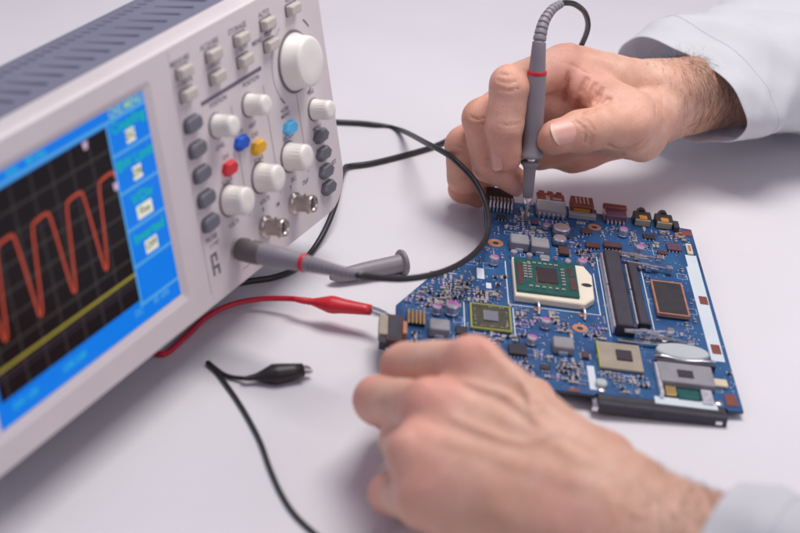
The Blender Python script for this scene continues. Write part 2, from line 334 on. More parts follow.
# probe compensation wave mark
for q in ((2.4, 2.55, 8.0, 8.95), (2.55, 2.85, 8.0, 8.12), (2.75, 2.88, 8.0, 8.4), (2.55, 2.95, 8.55, 8.68), (2.8, 2.95, 8.55, 9.0)): flat2(*q)
for u in (5.75, 8.45, 11.05): flat2(u, u+.05, 2.6, 7.6, 1)
for r0, a0, a1, m in ((1.95, 115, 215, 1), (1.95, 215, 228, 0), (1.95, 35, 52, 0), (1.8, -68, -52, 0)):
    a = np.radians(np.linspace(a0, a1, 16)); th = .05 if m else .09
    for i in range(15):
        q = [(11.35+rr*math.cos(t), 2.45-rr*math.sin(t)) for rr, t in ((r0, a[i]), (r0, a[i+1]), (r0+th, a[i+1]), (r0+th, a[i]))]
        mb.add(at_h(np.array(q), .006), [(0, 1, 2, 3)], m)
flat2(2.0, 2.03, -.9, 9.6, 1); flat2(4.6, 6.0, 9.55, 9.6, 1)
mb.build('panel_lettering', ['print', 'printlt'], sc)
# ------------------------------------------------------------------ circuit board (local: x right, y away, z up, top face at z = 0)
def rot3(yaw, tx, ty):
    c, s = math.cos, math.sin
    return np.array([[c(yaw), -s(yaw), 0], [s(yaw), c(yaw), 0], [0, 0, 1.]])@np.array([[1, 0, 0], [0, c(tx), -s(tx)], [0, s(tx), c(tx)]])@np.array([[c(ty), 0, s(ty)], [0, 1, 0], [-s(ty), 0, c(ty)]])
B = np.eye(4); B[:3, :3] = rot3(.0350, .0165, .0479); B[:3, 3] = (6.759, -2.36, .9)
def board_pt(x, y, z=0): return B[:3, 3]+B[:3, :3]@V(x, y, z)
cb = thing('circuit_board', 'blue laptop circuit board crowded with chips and connectors under the probe tip', 'circuit board', B.copy())
outline = [(-6.9, -8.2), (-6.9, -3.2), (-5.4, -.35), (-2.45, 3.45), (-2.62, 3.75), (-2.62, 8.7), (-1.0, 8.7), (-1.0, 8.3), (0, 8.3), (0, 8.6), (3.2, 8.6), (3.2, 8.2), (5.0, 8.2), (5.0, 8.35), (7.35, 8.3), (7.38, 7.75), (8.0, 7.7), (8.03, -8.55), (7.35, -8.6), (7.3, -8.45), (1.7, -8.45), (1.6, -8.6), (-2.5, -8.5), (-2.6, -8.2)]
def inside_board(x, y):
    c = False; o2 = outline
    for i in range(len(o2)):
        (x0, y0), (x1, y1) = o2[i], o2[i-1]
        if (y0 > y) != (y1 > y) and x < (x1-x0)*(y-y0)/(y1-y0)+x0: c = not c
    return c
sub = MB(); n = len(outline); ot = np.array(outline)
sub.add(np.c_[ot, np.zeros(n)], [tuple(range(n-1, -1, -1))], 0); sub.add(np.c_[ot, np.full(n, -.13)], [tuple(range(n))], 0)
sub.loft([np.c_[ot, np.zeros(n)], np.c_[ot, np.full(n, -.13)]], 1, cap=False)
base = sub.build('board_laminate', ['pcb', 'pcbedge'], cb)
bpy_mod = base
used = []                                   # footprints already taken
def part(name, mb, mats, foot=None, parent=None):
    if foot: used.append(foot)
    return mb.build(name, mats, parent or cb)
# processor in its ivory socket
so = [(-1.5, -1.62), (1.72, -1.7), (2.22, -1.05), (2.28, 1.1), (1.95, 1.9), (-1.5, 1.98)]
b = MB(); b.prism(so, .03, .34, 0, .05)
skt = part('processor_socket', b, 'ceramic', (-1.7, 2.5, -1.9, 2.1))
b = MB(); b.prism([(1.66, .1), (1.78, .23), (1.95, .27), (2.12, .23), (2.2, .1), (2.12, -.04), (1.95, -.08), (1.78, -.04)], .30, .345); b.build('socket_cam', 'epoxy', skt)
b = MB(); b.rbox(-1.42, 1.5, -1.3, 1.78, .36, .45, .05, .01)
cpu = part('processor', b, 'cpugreen')
b = MB(); b.rbox(-.42, .55, -.40, .98, .45, .53, .03, .01); b.build('die', 'die', cpu)
b = MB(); b.rbox(-.46, -.42, -.42, .6, .445, .50, .01, .005, 0); b.rbox(-.44, .5, -.45, -.41, .445, .48, .01, .005); b.build('underfill', 'gold', cpu)
for x0, x1, y0, y1 in ((-1.34, -1.06, -.75, 1.3), (1.08, 1.36, .45, 1.35), (1.1, 1.42, -.75, .3)): b = MB(); b.rbox(x0, x1, y0, y1, .45, .475, .02, .01); b.build('resistor_bank', 'brown', cpu)
cap_b = MB(); spots = [(-.75+.26*i, 1.35) for i in range(6)]+[(-.75+.3*i, -.85) for i in range(6)]+[(-.95+.22*i, 1.2-.25*j) for i in range(2) for j in range(6)]+[(.82, 1.0-.28*j) for j in range(6)]
for x, y in spots: cap_b.rbox(x-.085, x+.085, y-.05, y+.05, .45, .52, .01, .008, 0); cap_b.rbox(x-.035, x+.035, y-.055, y+.055, .45, .525, .01, .005, 1)
cap_b.build('package_capacitors', ['tin', 'tan'], cpu)
# socket legs and corner marks
for x0, x1, y0, y1 in ((1.46, 1.78, -8.2, -6.35), (-3.15, -2.8, .1, 1.1), (-2.75, -2.5, -.7, -.2)):
    b = MB(); b.rbox(x0, x1, y0, y1, .002, .008, .03, .002); b.build('white_block', 'silk', cb)
b = MB(); b.add([(-1.78, -1.95, .006), (2.45, -1.95, .006), (2.45, -1.9, .006), (-1.78, -1.9, .006)], [(0, 1, 2, 3)]); b.add([(-1.78, -1.9, .006), (-1.73, -1.9, .006), (-1.73, 2.1, .006), (-1.78, 2.1, .006)], [(0, 1, 2, 3)]); b.add([(2.45, -1.95, .006), (2.5, -1.95, .006), (2.5, 1.9, .006), (2.45, 1.9, .006)], [(0, 1, 2, 3)])
for x0, x1, y0, y1 in ((5.0, 6.8, 1.72, 1.76),  (1.9, 4.1, -6.85, -6.8), (4.6, 5.0, 5.6, 5.64), (-4.5, -4.1, .25, .3), (-.6, -.1, -2.8, -2.75)):
    b.add([(x0, y0, .006), (x1, y0, .006), (x1, y1, .006), (x0, y1, .006)], [(0, 1, 2, 3)])
for _ in range(60):
    x, y, w_, l_ = random.uniform(-6, 7), random.uniform(-8, 8), random.uniform(.2, .7), random.uniform(.15, .5); t_ = .018
    if inside_board(x-.1, y-.1) and inside_board(x+w_+.1, y+l_+.1) and not (-1.9 < x+w_/2 < 2.6 and -2.2 < y+l_/2 < 2.3):
        for q in ((x, x+w_, y, y+t_), (x, x+w_, y+l_, y+l_+t_), (x, x+t_, y, y+l_), (x+w_, x+w_+t_, y, y+l_)): b.add([(q[0], q[2], .005), (q[1], q[2], .005), (q[1], q[3], .005), (q[0], q[3], .005)], [(0, 1, 2, 3)])
for q in ((2.75, 2.8, -3.7, 3.6), (4.85, 4.9, -2.9, 2.9), (-3.85, -3.8, -4.7, -2.2), (-1.6, -1.55, -4.7, -2.2)): ln = MB(); ln.rbox(*q, .002, .007, .01, .002); ln.build('printed_line', 'silk', cb)
part('printed_outlines', b, 'silk', (1.4, 1.85, -8.4, -6.2)); used += [(-3.2, -2.45, -.8, 1.2)]
for x, y in ((-.45, -2.05), (1.65, -2.1)):
    b = MB(); b.lathe([(.2, .008), (.2, .03), (.09, .03)], (x, y, 0), n=20); b.tube(curve([(x-.02, y+.35, .1), (x-.02, y+.1, .32), (x+.02, y-.25, .3), (x+.04, y-.5, .06)], 4), .06, 8, 1); part('socket_clip', b, ['copper', 'tin'], (x-.3, x+.3, y-.6, y+.3))
# ferrite inductors
def inductor(x0, x1, y0, y1, h, name='inductor'):
    b = MB(); b.rbox(x0, x1, y0, y1, .02, h, .1, .05); xm = (x0+x1)/2
    b.rbox(xm-.2, xm+.2, y0-.07, y0+.02, .005, .2, .03, .02, 1); b.rbox(xm-.2, xm+.2, y1-.02, y1+.07, .005, .2, .03, .02, 1)
    part(name, b, ['ferrite', 'tin'], (x0-.1, x1+.1, y0-.2, y1+.2))
inductor(-1.5, -.6, 3.15, 4.05, .5); inductor(-.5, .38, 3.05, 3.95, .5); inductor(0, .92, -5.75, -4.85, .42); inductor(-5.45, -4.55, -5.6, -4.7, .5); inductor(-.1, .4, 2.35, 2.75, .25, 'small_inductor')
# cans: electrolytics with a magenta mark
def can(x, y, r, h, mark=True, base=False):
    b = MB()
    if base: b.rbox(x-r*1.08, x+r*1.08, y-r*1.08, y+r*1.08, .01, .12, r*.25, .03, 2)
    b.lathe([(r, .05), (r, h*.18), (r*.93, h*.24), (r, h*.3), (r, h-.05), (r*.9, h), (0.001, h)], (x, y, 0), n=26, smooth=False)
    if mark:
        a = np.radians(np.linspace(-20, 160, 12)); o2 = np.c_[x+r*.86*np.cos(a), y+r*.86*np.sin(a), np.full(12, h+.006)]; b.add(o2, [tuple(range(12))], 1)
    part('capacitor_can', b, ['can', 'magenta', 'epoxy'], (x-r-.1, x+r+.1, y-r-.1, y+r+.1))
for x, y in ((-2.34, 1.62), (1.92, 2.35), (4.3, 6.1), (4.95, 4.45), (-5.1, -3.5), (-.2, -3.6)): can(x, y, .23, .42)
can(-4.4, -3.35, .32, .5, True); can(1.15, 5.5, .43, .42, False, True); can(1.0, 4.5, .34, .34, False, True); can(.45, 5.9, .2, .25); can(-.62, 2.42, .16, .35, False); can(1.25, 2.35, .16, .3, False); can(-1.35, 2.55, .17, .35, False); can(-.9, -5.1, .24, .36)
# memory slots
def memory_slot(x0, x1, y0, y1, h, gap):
    b = MB(); b.rbox(x0+.14, x1, y0, y1, .02, h, .06, .05, 0)
    b.rbox(x0, x0+.12, y0+.1, (y0+y1)/2+.3, .02, h*.75, .03, .03, 1); b.rbox(x0, x0+.12, (y0+y1)/2+.42, y1-.1, .02, h*.75, .03, .03, 1)
    b.rbox(x1-.02, x1+.12, y0, y0+.35, .02, h*.9, .04, .03, 0); b.rbox(x1-.02, x1+.12, y1-.35, y1, .02, h*.9, .04, .03, 0)
    k = 0; y = y0+.25
    while y < y1-.25: b.rbox(x1-.01, x1+.05, y-.025, y+.025, .02, h*.35, .01, .01, 1); y += .12
    return part('memory_slot', b, ['slot', 'tin'], (x0-.1, x1+.2, y0-.1, y1+.1))
s1 = memory_slot(2.85, 3.75, -3.55, 3.35, .62, 0); s2 = memory_slot(3.98, 4.55, -2.85, 2.75, .42, 0)
def latch(p, q, h, parent):
    b = MB(); p = V(*p); q = V(*q); d = unit(q-p); nrm = V(-d[1], d[0], 0)
    for off, z in ((-.09, h), (.09, h-.08)):
        L_ = np.linalg.norm(q-p); fr = lambda w_, p=p, d=d, nrm=nrm: p+np.outer(w_[:, 0], d)+np.outer(w_[:, 1], nrm)+np.outer(w_[:, 2], (0, 0, 1))
        b.rbox(0, L_*(.72 if off < 0 else .98), off-.06, off+.05, z-.07, z-.02, .03, .01, fr=fr); b.rbox(L_*.35, L_*.5, off-.09, off+.08, z-.14, z-.0, .03, .01, fr=fr)
    e = q; b.rbox(min(p[0], q[0]), max(p[0], q[0])-.5, (p+q)[1]/2-.16, (p+q)[1]/2+.04, h-.22, h-.17, .03, .01); b.rbox(e[0]-.18, e[0]+.14, e[1]-.14, e[1]+.14, h-.3, h+.05, .04, .03); b.rbox((p+q)[0]/2-.12, (p+q)[0]/2+.16, (p+q)[1]/2-.22, (p+q)[1]/2-.05, .02, h-.08, .03, .02)
    b.build('latch_arm', 'steel', parent)
latch((3.55, 3.55, 0), (5.75, 3.35, 0), .55, s1); latch((4.15, 3.0, 0), (6.2, 2.72, 0), .38, s2)
latch((3.3, -3.85, 0), (5.4, -3.55, 0), .62, s1); latch((4.0, -3.35, 0), (6.3, -4.05, 0), .4, s2); used.append((2.7, 6.5, -4.4, -3.1)); used.append((3.5, 6.5, 2.6, 3.8))
b = MB(); b.rbox(3.0, 5.3, -4.25, -3.98, .02, .2, .05, .03); part('shield_strip', b, 'steel')
# large chips
def chip(name, x0, x1, y0, y1, h, m, die=None, dm='sil', edge=None, dots=0, em='limeline'):
    b = MB(); b.rbox(x0, x1, y0, y1, .02, h, .04, .02); c = part(name, b, m, (x0-.12, x1+.12, y0-.12, y1+.12))
    if edge:
        e = MB(); t = edge
        for q in ((x0-.02, x1+.02, y0-.03, y0+t), (x0-.02, x1+.02, y1-t, y1+.03)): e.rbox(*q, h*.3, h+.012, .01, .01)
        for q in ((x0-.03, x0+t, y0+t, y1-t), (x1-t, x1+.03, y0+t, y1-t)): e.rbox(*q, h*.3, h+.012, .01, .01)
        e.build('chip_edge', em, c)
    if die: d = MB(); d.rbox(*die, h, h+.07, .02, .01); d.build('die', dm, c)
    if dots:
        d = MB(); w, l = x1-x0, y1-y0
        for k in range(dots):
            a = random.random()*6.28; x = (x0+x1)/2+w*.40*max(-1, min(1, 1.3*math.cos(a))); y = (y0+y1)/2+l*.40*max(-1, min(1, 1.3*math.sin(a))); q = random.choice((.03, .05)); d.rbox(x-q, x+q, y-.03, y+.03, h, h+.03, .005, .005)
        d.build('package_capacitors', 'tan', c)
    return c
chip('flash_chip', 5.15, 6.62, -1.5, 1.5, .26, 'epoxy', edge=.06, em='copper')
chip('graphics_chip', -3.55, -1.75, -4.5, -2.42, .14, 'olive', (-3.0, -2.32, -3.85, -3.02), 'sil', .05, 34)
chip('chipset_chip', 2.06, 3.95, -6.55, -4.42, .15, 'tan', (2.82, 3.52, -5.85, -5.05), 'die', None, 0)
b = MB(); b.rbox(2.0, 2.1, -6.55, -4.42, .02, .16, .01, .01); b.build('package_edge', 'limeline', cb)
def ic(x0, x1, y0, y1, h=.14, m='epoxy', pins='x'):
    b = MB(); b.rbox(x0, x1, y0, y1, .03, h, .02, .02)
    L = (y1-y0) if pins == 'x' else (x1-x0); k = max(3, int(L/.16))
    for i in range(k):
        t = (i+.5)/k
        if pins == 'x':
            y = y0+t*L; b.rbox(x0-.12, x0, y-.03, y+.03, .004, .06, .005, .005, 1); b.rbox(x1, x1+.12, y-.03, y+.03, .004, .06, .005, .005, 1)
        else:
            x = x0+t*L; b.rbox(x-.03, x+.03, y0-.12, y0, .004, .06, .005, .005, 1); b.rbox(x-.03, x+.03, y1, y1+.12, .004, .06, .005, .005, 1)
    part('small_chip', b, [m, 'tin'], (x0-.2, x1+.2, y0-.2, y1+.2))
for q in ((-1.95, -1.15, -6.35, -5.55, .18, 'epoxy', 'y'), (-4.25, -3.75, -5.2, -4.55, .16, 'epoxy', 'y'), (6.45, 7.15, 5.05, 5.75, .14, 'purple', 'y'), (5.35, 5.95, 6.0, 6.45, .12, 'epoxy', 'y'), (2.2, 2.75, 5.75, 6.2, .12, 'brown', 'y'), (3.2, 4.1, 4.5, 4.95, .2, 'brown', 'y'), (2.3, 3.0, 4.3, 4.75, .16, 'brown', 'y'), (-.3, .1, 6.1, 6.5, .12, 'purple', 'x'), (5.9, 6.4, 4.55, 4.9, .12, 'brown', 'y'),
          (1.3, 1.6, -5.9, -5.45, .14, 'brown', 'x'), (-4.9, -4.1, -6.9, -6.3, .15, 'epoxy', 'y'), (-3.6, -3.05, -6.3, -5.7, .15, 'epoxy', 'x'), (-2.0, -1.5, 6.2, 6.6, .12, 'epoxy', 'y'), (.9, 1.4, 3.2, 3.9, .2, 'brown', 'x'), (.2, .7, 2.0+.2, 2.3, .1, 'epoxy', 'y'), (-3.6, -3.1, -7.2, -6.8, .12, 'epoxy', 'y'), (-.6, -.2, -7.2, -6.8, .12, 'epoxy', 'y')): ic(*q)
# row of gold contacts at the left
b = MB(); b.rbox(-6.45, -5.6, -4.75, -3.9, .02, .2, .05, .03)
for i in range(5): b.rbox(-6.38+i*.17, -6.29+i*.17, -4.9, -3.7, .2, .23, .01, .01, 1)
part('ribbon_connector', b, ['brown', 'gold'], (-6.6, -5.5, -5, -3.6))
# cable socket on the left edge
b = MB(); b.rbox(-7.35, -6.6, -6.7, -4.55, -.1, .34, .06, .04, 0); b.rbox(-7.65, -7.25, -6.3, -4.7, -.05, .36, .05, .03, 1); b.rbox(-7.6, -7.3, -6.9, -6.4, -.1, .3, .04, .02, 3); b.rbox(-7.2, -6.75, -6.5, -4.7, .33, .36, .04, .01, 3); b.rbox(-6.62, -6.42, -6.2, -5.2, .1, .46, .03, .02, 2)
part('power_socket', b, ['brown', 'tan', 'copper', 'slot'], (-7.7, -6.3, -7, -4.4))
# connectors along the far edge
b = MB(); b.rbox(-2.5, -1.15, 7.25, 8.75, .02, .5, .05, .03, 0)
for i in range(7): b.rbox(-2.38+i*.18, -2.28+i*.18, 6.95, 7.26, .02, .3, .01, .01, 1); b.rbox(-2.38+i*.18, -2.28+i*.18, 7.2, 7.7, .3, .515, .01, .01, 1)
part('pin_header', b, ['epoxy', 'tin'], (-2.6, -1.0, 6.8, 8.8))
b = MB(); b.rbox(.05, 1.45, 7.9, 8.8, .02, .52, .05, .03, 0); b.rbox(.02, 1.48, 7.88, 7.95, .38, .55, .02, .01, 2); b.rbox(.0, .06, 7.95, 8.75, .1, .5, .02, .01, 2); b.rbox(1.44, 1.5, 7.95, 8.75, .1, .5, .02, .01, 2); b.rbox(.5, .7, 8.0, 8.5, .52, .54, .02, .005, 2); b.rbox(.85, 1.3, 8.1, 8.3, .52, .535, .02, .005, 1); b.rbox(.0, 1.5, 7.1, 7.92, .02, .42, .05, .03, 1)
for i in range(3): b.rbox(.15+i*.45, .45+i*.45, 8.4, 8.92, .48, .58, .04, .03, 0)
for i in range(6): b.rbox(.1+i*.24, .2+i*.24, 6.95, 7.12, .02, .25, .01, .01, 2)
part('video_port', b, ['redconn', 'ferrite', 'tin'], (-.1, 1.6, 6.9, 9.1))
b = MB(); b.rbox(1.75, 2.95, 7.5, 8.75, .02, .16, .04, .02, 0); b.rbox(1.78, 2.92, 7.6, 8.7, .48, .6, .05, .03, 1); b.rbox(1.78, 1.88, 7.6, 8.7, .1, .5, .02, .01, 1); b.rbox(2.82, 2.92, 7.6, 8.7, .1, .5, .02, .01, 1); b.rbox(1.9, 2.8, 7.7, 8.55, .16, .42, .04, .03, 2); b.rbox(1.65, 3.05, 7.25, 7.6, .02, .3, .05, .03, 3)
for i in range(4): b.rbox(2.0+i*.2, 2.08+i*.2, 7.9, 8.6, .605, .625, .01, .005, 4)
part('usb_port', b, ['tin', 'redconn', 'orange', 'ferrite', 'tin'], (1.5, 3.1, 7.1, 8.8))
b = MB(); b.rbox(3.5, 4.6, 7.3, 8.2, .02, .44, .05, .03, 0); b.rbox(3.46, 3.52, 7.4, 8.2, .05, .46, .02, .01, 2); b.rbox(4.58, 4.64, 7.4, 8.2, .05, .46, .02, .01, 2); b.rbox(3.45, 4.65, 8.0, 8.45, .3, .54, .04, .03, 1)
for i in range(5): b.rbox(3.6+i*.2, 3.7+i*.2, 7.05, 7.32, .02, .2, .01, .01, 2)
part('network_port', b, ['purple', 'redconn', 'tin'], (3.3, 4.8, 6.9, 8.5))
for x in (5.45, 6.55):
    b = MB(); b.rbox(x-.45, x+.45, 7.45, 8.3, .02, .4, .06, .04, 0); b.lathe([(.25, 0), (.25, .3), (.2, .32)], (x, 8.25, .24), (0, 1, 0), 20, 0); b.rbox(x-.2, x+.2, 7.42, 7.8, .28, .43, .04, .02, 1); b.rbox(x-.4, x+.38, 7.36, 7.5, .02, .36, .03, .02, 2)
    part('audio_jack', b, ['epoxy', 'orange', 'tan'], (x-.55, x+.55, 7.2, 8.4))
b = MB(); b.rbox(7.0, 7.3, 7.2, 7.9, .02, .3, .04, .03); part('switch', b, 'slot', (6.9, 7.4, 7, 8))
b = MB(); b.rbox(7.42, 7.72, 4.9, 5.9, .02, .14, .05, .03, 0); b.rbox(7.5, 7.64, 5.1, 5.7, .14, .15, .04, .004, 1); part('crystal', b, ['cream', 'copper'], (7.3, 7.8, 4.8, 6))
# coin cell, card cage and bottom slot
b = MB(); a = np.radians(np.arange(0, 360, 10)); b.prism(np.c_[5.85+1.2*np.cos(a), -4.72+.62*np.sin(a)], .1, .34, 0, .06); part('foil_pad', b, 'cell', (4.5, 7.2, -5.5, -4.0))
b = MB(); b.tube(curve([(4.55, -5.2, .2), (4.9, -5.42, .36), (5.9, -5.5, .3), (6.9, -5.42, .36), (7.25, -5.15, .2)], 5), .07, 8, 0); b.rbox(4.5, 7.2, -5.72, -5.52, .02, .32, .05, .03, 1); part('spring_clip', b, ['steel', 'slot'])
b = MB(); b.rbox(4.55, 6.95, -7.35, -5.8, .02, .34, .05, .03, 0); b.rbox(5.35, 6.05, -6.95, -6.35, .34, .36, .03, .01, 1); b.rbox(4.42, 4.6, -8.3, -5.85, .02, .3, .03, .02, 2)
card = part('card_cage', b, ['ferrite', 'die', 'tin'], (4.3, 7.3, -8.8, -5.7))
b = MB(); b.rbox(4.7, 5.2, -8.1, -7.5, .02, .2, .05, .03, 0); b.rbox(5.25, 6.2, -8.25, -7.5, .02, .12, .03, .02, 1); b.rbox(6.25, 6.75, -8.4, -7.5, .02, .22, .05, .03, 2); b.rbox(6.5, 7.6, -6.95, -6.4, .02, .16, .05, .03, 3)
b.build('card_contacts', ['gold', 'cpugreen', 'tin', 'cream'], card)
b = MB(); b.rbox(4.2, 6.9, -8.75, -8.2, .01, .05, .02, .01); part('copper_shield', b, 'paper')
b = MB(); b.rbox(1.75, 7.25, -9.3, -8.48, -.42, .03, .06, .05, 0); b.rbox(1.85, 7.15, -9.0, -8.75, .0, .05, .03, .01, 2); b.rbox(3.6, 4.1, -9.33, -9.2, -.34, -.16, .03, .02, 2); b.rbox(6.75, 7.05, -9.33, -9.2, -.32, -.14, .03, .02, 1); b.rbox(1.5, 1.9, -9.25, -8.5, -.4, -.14, .05, .03, 1); part('drive_connector', b, ['slot', 'steel', 'epoxy'])
for x, y in ((1.95, -8.2), (7.0, -8.2)):
    b = MB(); b.lathe([(.2, 0), (.2, .06), (.16, .1), (.001, .1)], (x, y, .0), n=16); part('screw', b, 'steel', (x-.3, x+.3, y-.3, y+.3))
b = MB(); b.rbox(1.7, 2.2, -8.1, -7.55, .01, .22, .2, .05); part('small_pad', b, 'cell', (1.6, 2.3, -8.2, -7.4))
# white strip label, copper pads, rings
b = MB(); b.prism([(7.2, -4.75), (7.82, -4.75), (7.86, 4.9), (7.3, 4.9), (7.3, 3.7), (7.2, 3.7)], .004, .02); part('white_strip', b, 'paper', (7.1, 8, -4.9, 5))
for x, y, wx, wy in ((7.6, .55, .4, .75), (7.55, -3.75, .42, .8), (7.6, -7.8, .5, .9), (7.7, 7.2, .5, .5), (.75, -8.45, .5, .25), (-5.2, .1, .3, .3)):
    b = MB(); b.rbox(x-wx/2, x+wx/2, y-wy/2, y+wy/2, .004, .03, .05, .005); part('copper_pad', b, 'redconn' if wx > .38 else 'copper', (x-wx/2, x+wx/2, y-wy/2, y+wy/2))
for x, y, r in ((1.42, -3.3, .36), (-2.15, 3.75, .38), (2.95, 6.65, .34), (7.35, 7.0, .28)):
    b = MB(); b.lathe([(r, .004), (r, .014), (r*.42, .014), (r*.4, .002)], (x, y, 0), n=28, smooth=False, cap=False); b.lathe([(r*.4, .006), (.001, .006)], (x, y, 0), n=20, m=1, cap=False); part('mounting_ring', b, ['copper', 'epoxy'], (x-r, x+r, y-r, y+r))
# small passives: the largest hundred one by one, the rest as one scatter
def free(x, y, q=.14):
    return inside_board(x, y) and inside_board(x-q, y-q) and inside_board(x+q, y+q) and not any(a-q < x < b2+q and c-q < y < d+q for a, b2, c, d in used)
clusters = [(-1.9, 6.6, 1.0, .5), (-.3, 5.3, .9, .8), (3.4, 6.4, 1.1, .6), (6.2, 6.6, 1.0, .5), (5.9, 5.2, .9, .6), (2.2, 3.8, 1.1, .7), (-5.3, -2.4, .7, .7), (-3.6, -1.8, .9, .7), (-4.9, -6.0, 1.2, .8), (-1.2, -3.0, .9, .6), (-.2, -3.4, .6, .4), (2.0, -3.9, .7, .5), (-.3, -7.0, 1.0, .6), (1.0, -6.6, .6, .6), (3.0, -7.2, 1.1, .4), (1.6, 2.6, 1.4, .4), (-2.4, -5.4, .9, .7), (-4.5, -1.0, .5, .5), (0, 6.6, 1.0, .4), (-2.3, -6.5, 1.4, .7), (4.6, -5.9, .2, .8), (-3.0, -.6, .4, .6)]
def passive(x, y, turn, big, kind):
    l, w, h = (.26, .14, .11) if big else (.13, .07, .05)
    b = MB(); sw = lambda q: q[:, [1, 0, 2]]
    fr = (lambda q: np.c_[x-q[:, 1], y+q[:, 0], q[:, 2]]) if turn else (lambda q: np.c_[x+q[:, 0], y+q[:, 1], q[:, 2]])
    b.rbox(-l*.3, l*.3, -w/2, w/2, .01, h, .01, .01, 0, 1, fr); b.rbox(-l/2, -l*.28, -w/2-.004, w/2+.004, .004, h+.006, .01, .01, 1, 1, fr); b.rbox(l*.28, l/2, -w/2-.004, w/2+.004, .004, h+.006, .01, .01, 1, 1, fr)
    return b
places = []
for cx, cy, sx, sy in clusters:
    for _ in range(46):                     # short aligned rows, as a board is laid out
        x0, y0 = random.gauss(cx, sx*.65), random.gauss(cy, sy*.65); tr = random.random() < .5; kd = random.choices(range(5), (34, 32, 14, 12, 8))[0]; along = random.random() < .5
        for j in range(random.randint(2, 6)):
            x, y = x0+(j*.19 if along else 0), y0+(0 if along else j*.15)
            if free(x, y) and all(abs(x-a) > .15 or abs(y-c) > .11 for a, c, *_ in places): places.append((x, y, tr, kd))
for _ in range(640):
    x0, y0 = random.uniform(-6.7, 7.9), random.uniform(-8.3, 8.4); tr = random.random() < .5; kd = random.choices(range(5), (34, 32, 14, 12, 8))[0]; along = random.random() < .5
    for j in range(random.choice((1, 2, 2, 3, 4))):
        x, y = x0+(j*.2 if along else 0), y0+(0 if along else j*.17)
        if free(x, y) and all(abs(x-a) > .19 or abs(y-c) > .16 for a, c, *_ in places): places.append((x, y, tr, kd))
rest = MB(); kinds = [('epoxy', 'tin'), ('tan', 'tin'), ('brown', 'tin'), ('ferrite', 'tin'), ('violet', 'tin')]; names = ['chip_resistor', 'chip_capacitor', 'chip_fuse', 'chip_bead', 'glint_chip']  # the violet kind imitates purple glints by its colour
proto = {}; made = {k: 0 for k in range(5)}
for i, (x, y, turn, k) in enumerate(places):
    if made[k] < 60 and i % 4 == 0:
        made[k] += 1; part(names[k], passive(x, y, turn, True, k), list(kinds[k]), (x-.12, x+.12, y-.12, y+.12))
    else:
        q = passive(x, y, turn, random.random() < .18, k)
        vv = np.concatenate(q.v); off = rest.n; rest.v.append(vv); rest.f += [tuple(j+off for j in f) for f in q.f]; rest.m += [4 if m else min(k, 3) for m in q.m]; rest.sm += q.sm; rest.n += len(vv)
for _ in range(900):                        # tinned test pads and vias
    x, y = random.uniform(-6.7, 7.9), random.uniform(-8.3, 8.4)
    if free(x, y, .05): r_ = random.choice((.022, .03, .03, .05)); rest.lathe([(r_, .004), (r_*.9, .012), (.001, .012)], (x, y, 0), n=8, m=4, smooth=False, cap=False)
ro = rest.build('tiny_components', ['epoxy', 'tan', 'brown', 'violet', 'tin'], cb); ro['kind'] = 'stuff'
for n_ in range(3):
    b = MB(); x, y = ((-5.5, -7.6), (-1.5, -7.7), (6.9, 7.0))[n_]; b.lathe([(.25, -.13), (.25, -.75)], (x, y, 0), n=14); b.build('standoff', 'steel', cb)
# ------------------------------------------------------------------ probe, cables, clips
nrm = -A[:3, 1]
tip = board_pt(-.75, 4.45, .06)
tip = V(*(5.99, 3.82, 1.15))
top = V(*(5.67, 5.00, 8.48)); ax = unit(top-tip); Lp = np.linalg.norm(top-tip)
pr = thing('test_probe', 'grey probe pen held on the board, its black lead plugged into the oscilloscope', 'probe', loc=(tip[0], tip[1], 0))
b = MB(); b.lathe([(.004, 0), (.05, .14), (.06, .66)], tip, ax, 12, 0); b.lathe([(.16, .62), (.2, .66), (.2, 1.25), (.18, 1.3)], tip, ax, 20, 1); b.build('needle', ['gold', 'steel'], pr, True)
b = MB(); b.lathe([(.2, 1.22), (.25, 1.24), (.28, 1.85), (.30, 2.6), (.35, 2.8), (.46, 2.93), (.46, 3.05), (.3, 3.11)], tip, ax, 28); b.build('tip_sleeve', 'pgrey', pr, True)
b = MB(); b.lathe([(.24, 3.09), (.24, 3.31)], tip, ax, 20); b.build('metal_collar', 'steel', pr, True)
b = MB(); b.lathe([(.3, 3.28), (.60, 3.32), (.64, 3.38), (.60, 3.5), (.47, 3.8), (.43, 4.1), (.47, 4.6), (.50, 5.0), (.50, 6.2), (.48, 6.9), (.46, Lp-.08), (.44, Lp)], tip, ax, 32); b.build('handle', 'pgrey', pr, True)
b = MB(); b.lathe([(.46, Lp-.02), (.475, Lp), (.475, Lp+.13), (.46, Lp+.15)], tip, ax, 28); b.build('red_band', 'ring', pr, True)
def boot(pts, r0, r1, ribs, name, lo=.25):
    C = curve(pts, 14); s = np.r_[0, np.cumsum(np.linalg.norm(np.diff(C, axis=0), axis=1))]; t = np.linspace(0, s[-1], 260); C = np.c_[[np.interp(t, s, C[:, i]) for i in range(3)]].T
    f = t/s[-1]; r = r0+(r1-r0)*f**.8; g = np.where(f > lo, np.clip(2.2*np.cos(2*math.pi*ribs*f)-1.0, 0, 1), 0); r = r*(1-.22*g)
    m = MB(); m.tube(C, r, 18); m.build(name, 'pgrey', pr, True); return C
e1 = top+ax*.14
pb = [e1, e1+ax*1.0, V(*(5.62, 5.40, 10.17)), V(*(5.76, 6.00, 10.77)), V(*(6.12, 6.80, 11.12)), V(*(6.58, 7.60, 11.19))]
boot(pb, .42, .2, 15, 'strain_relief', .3)
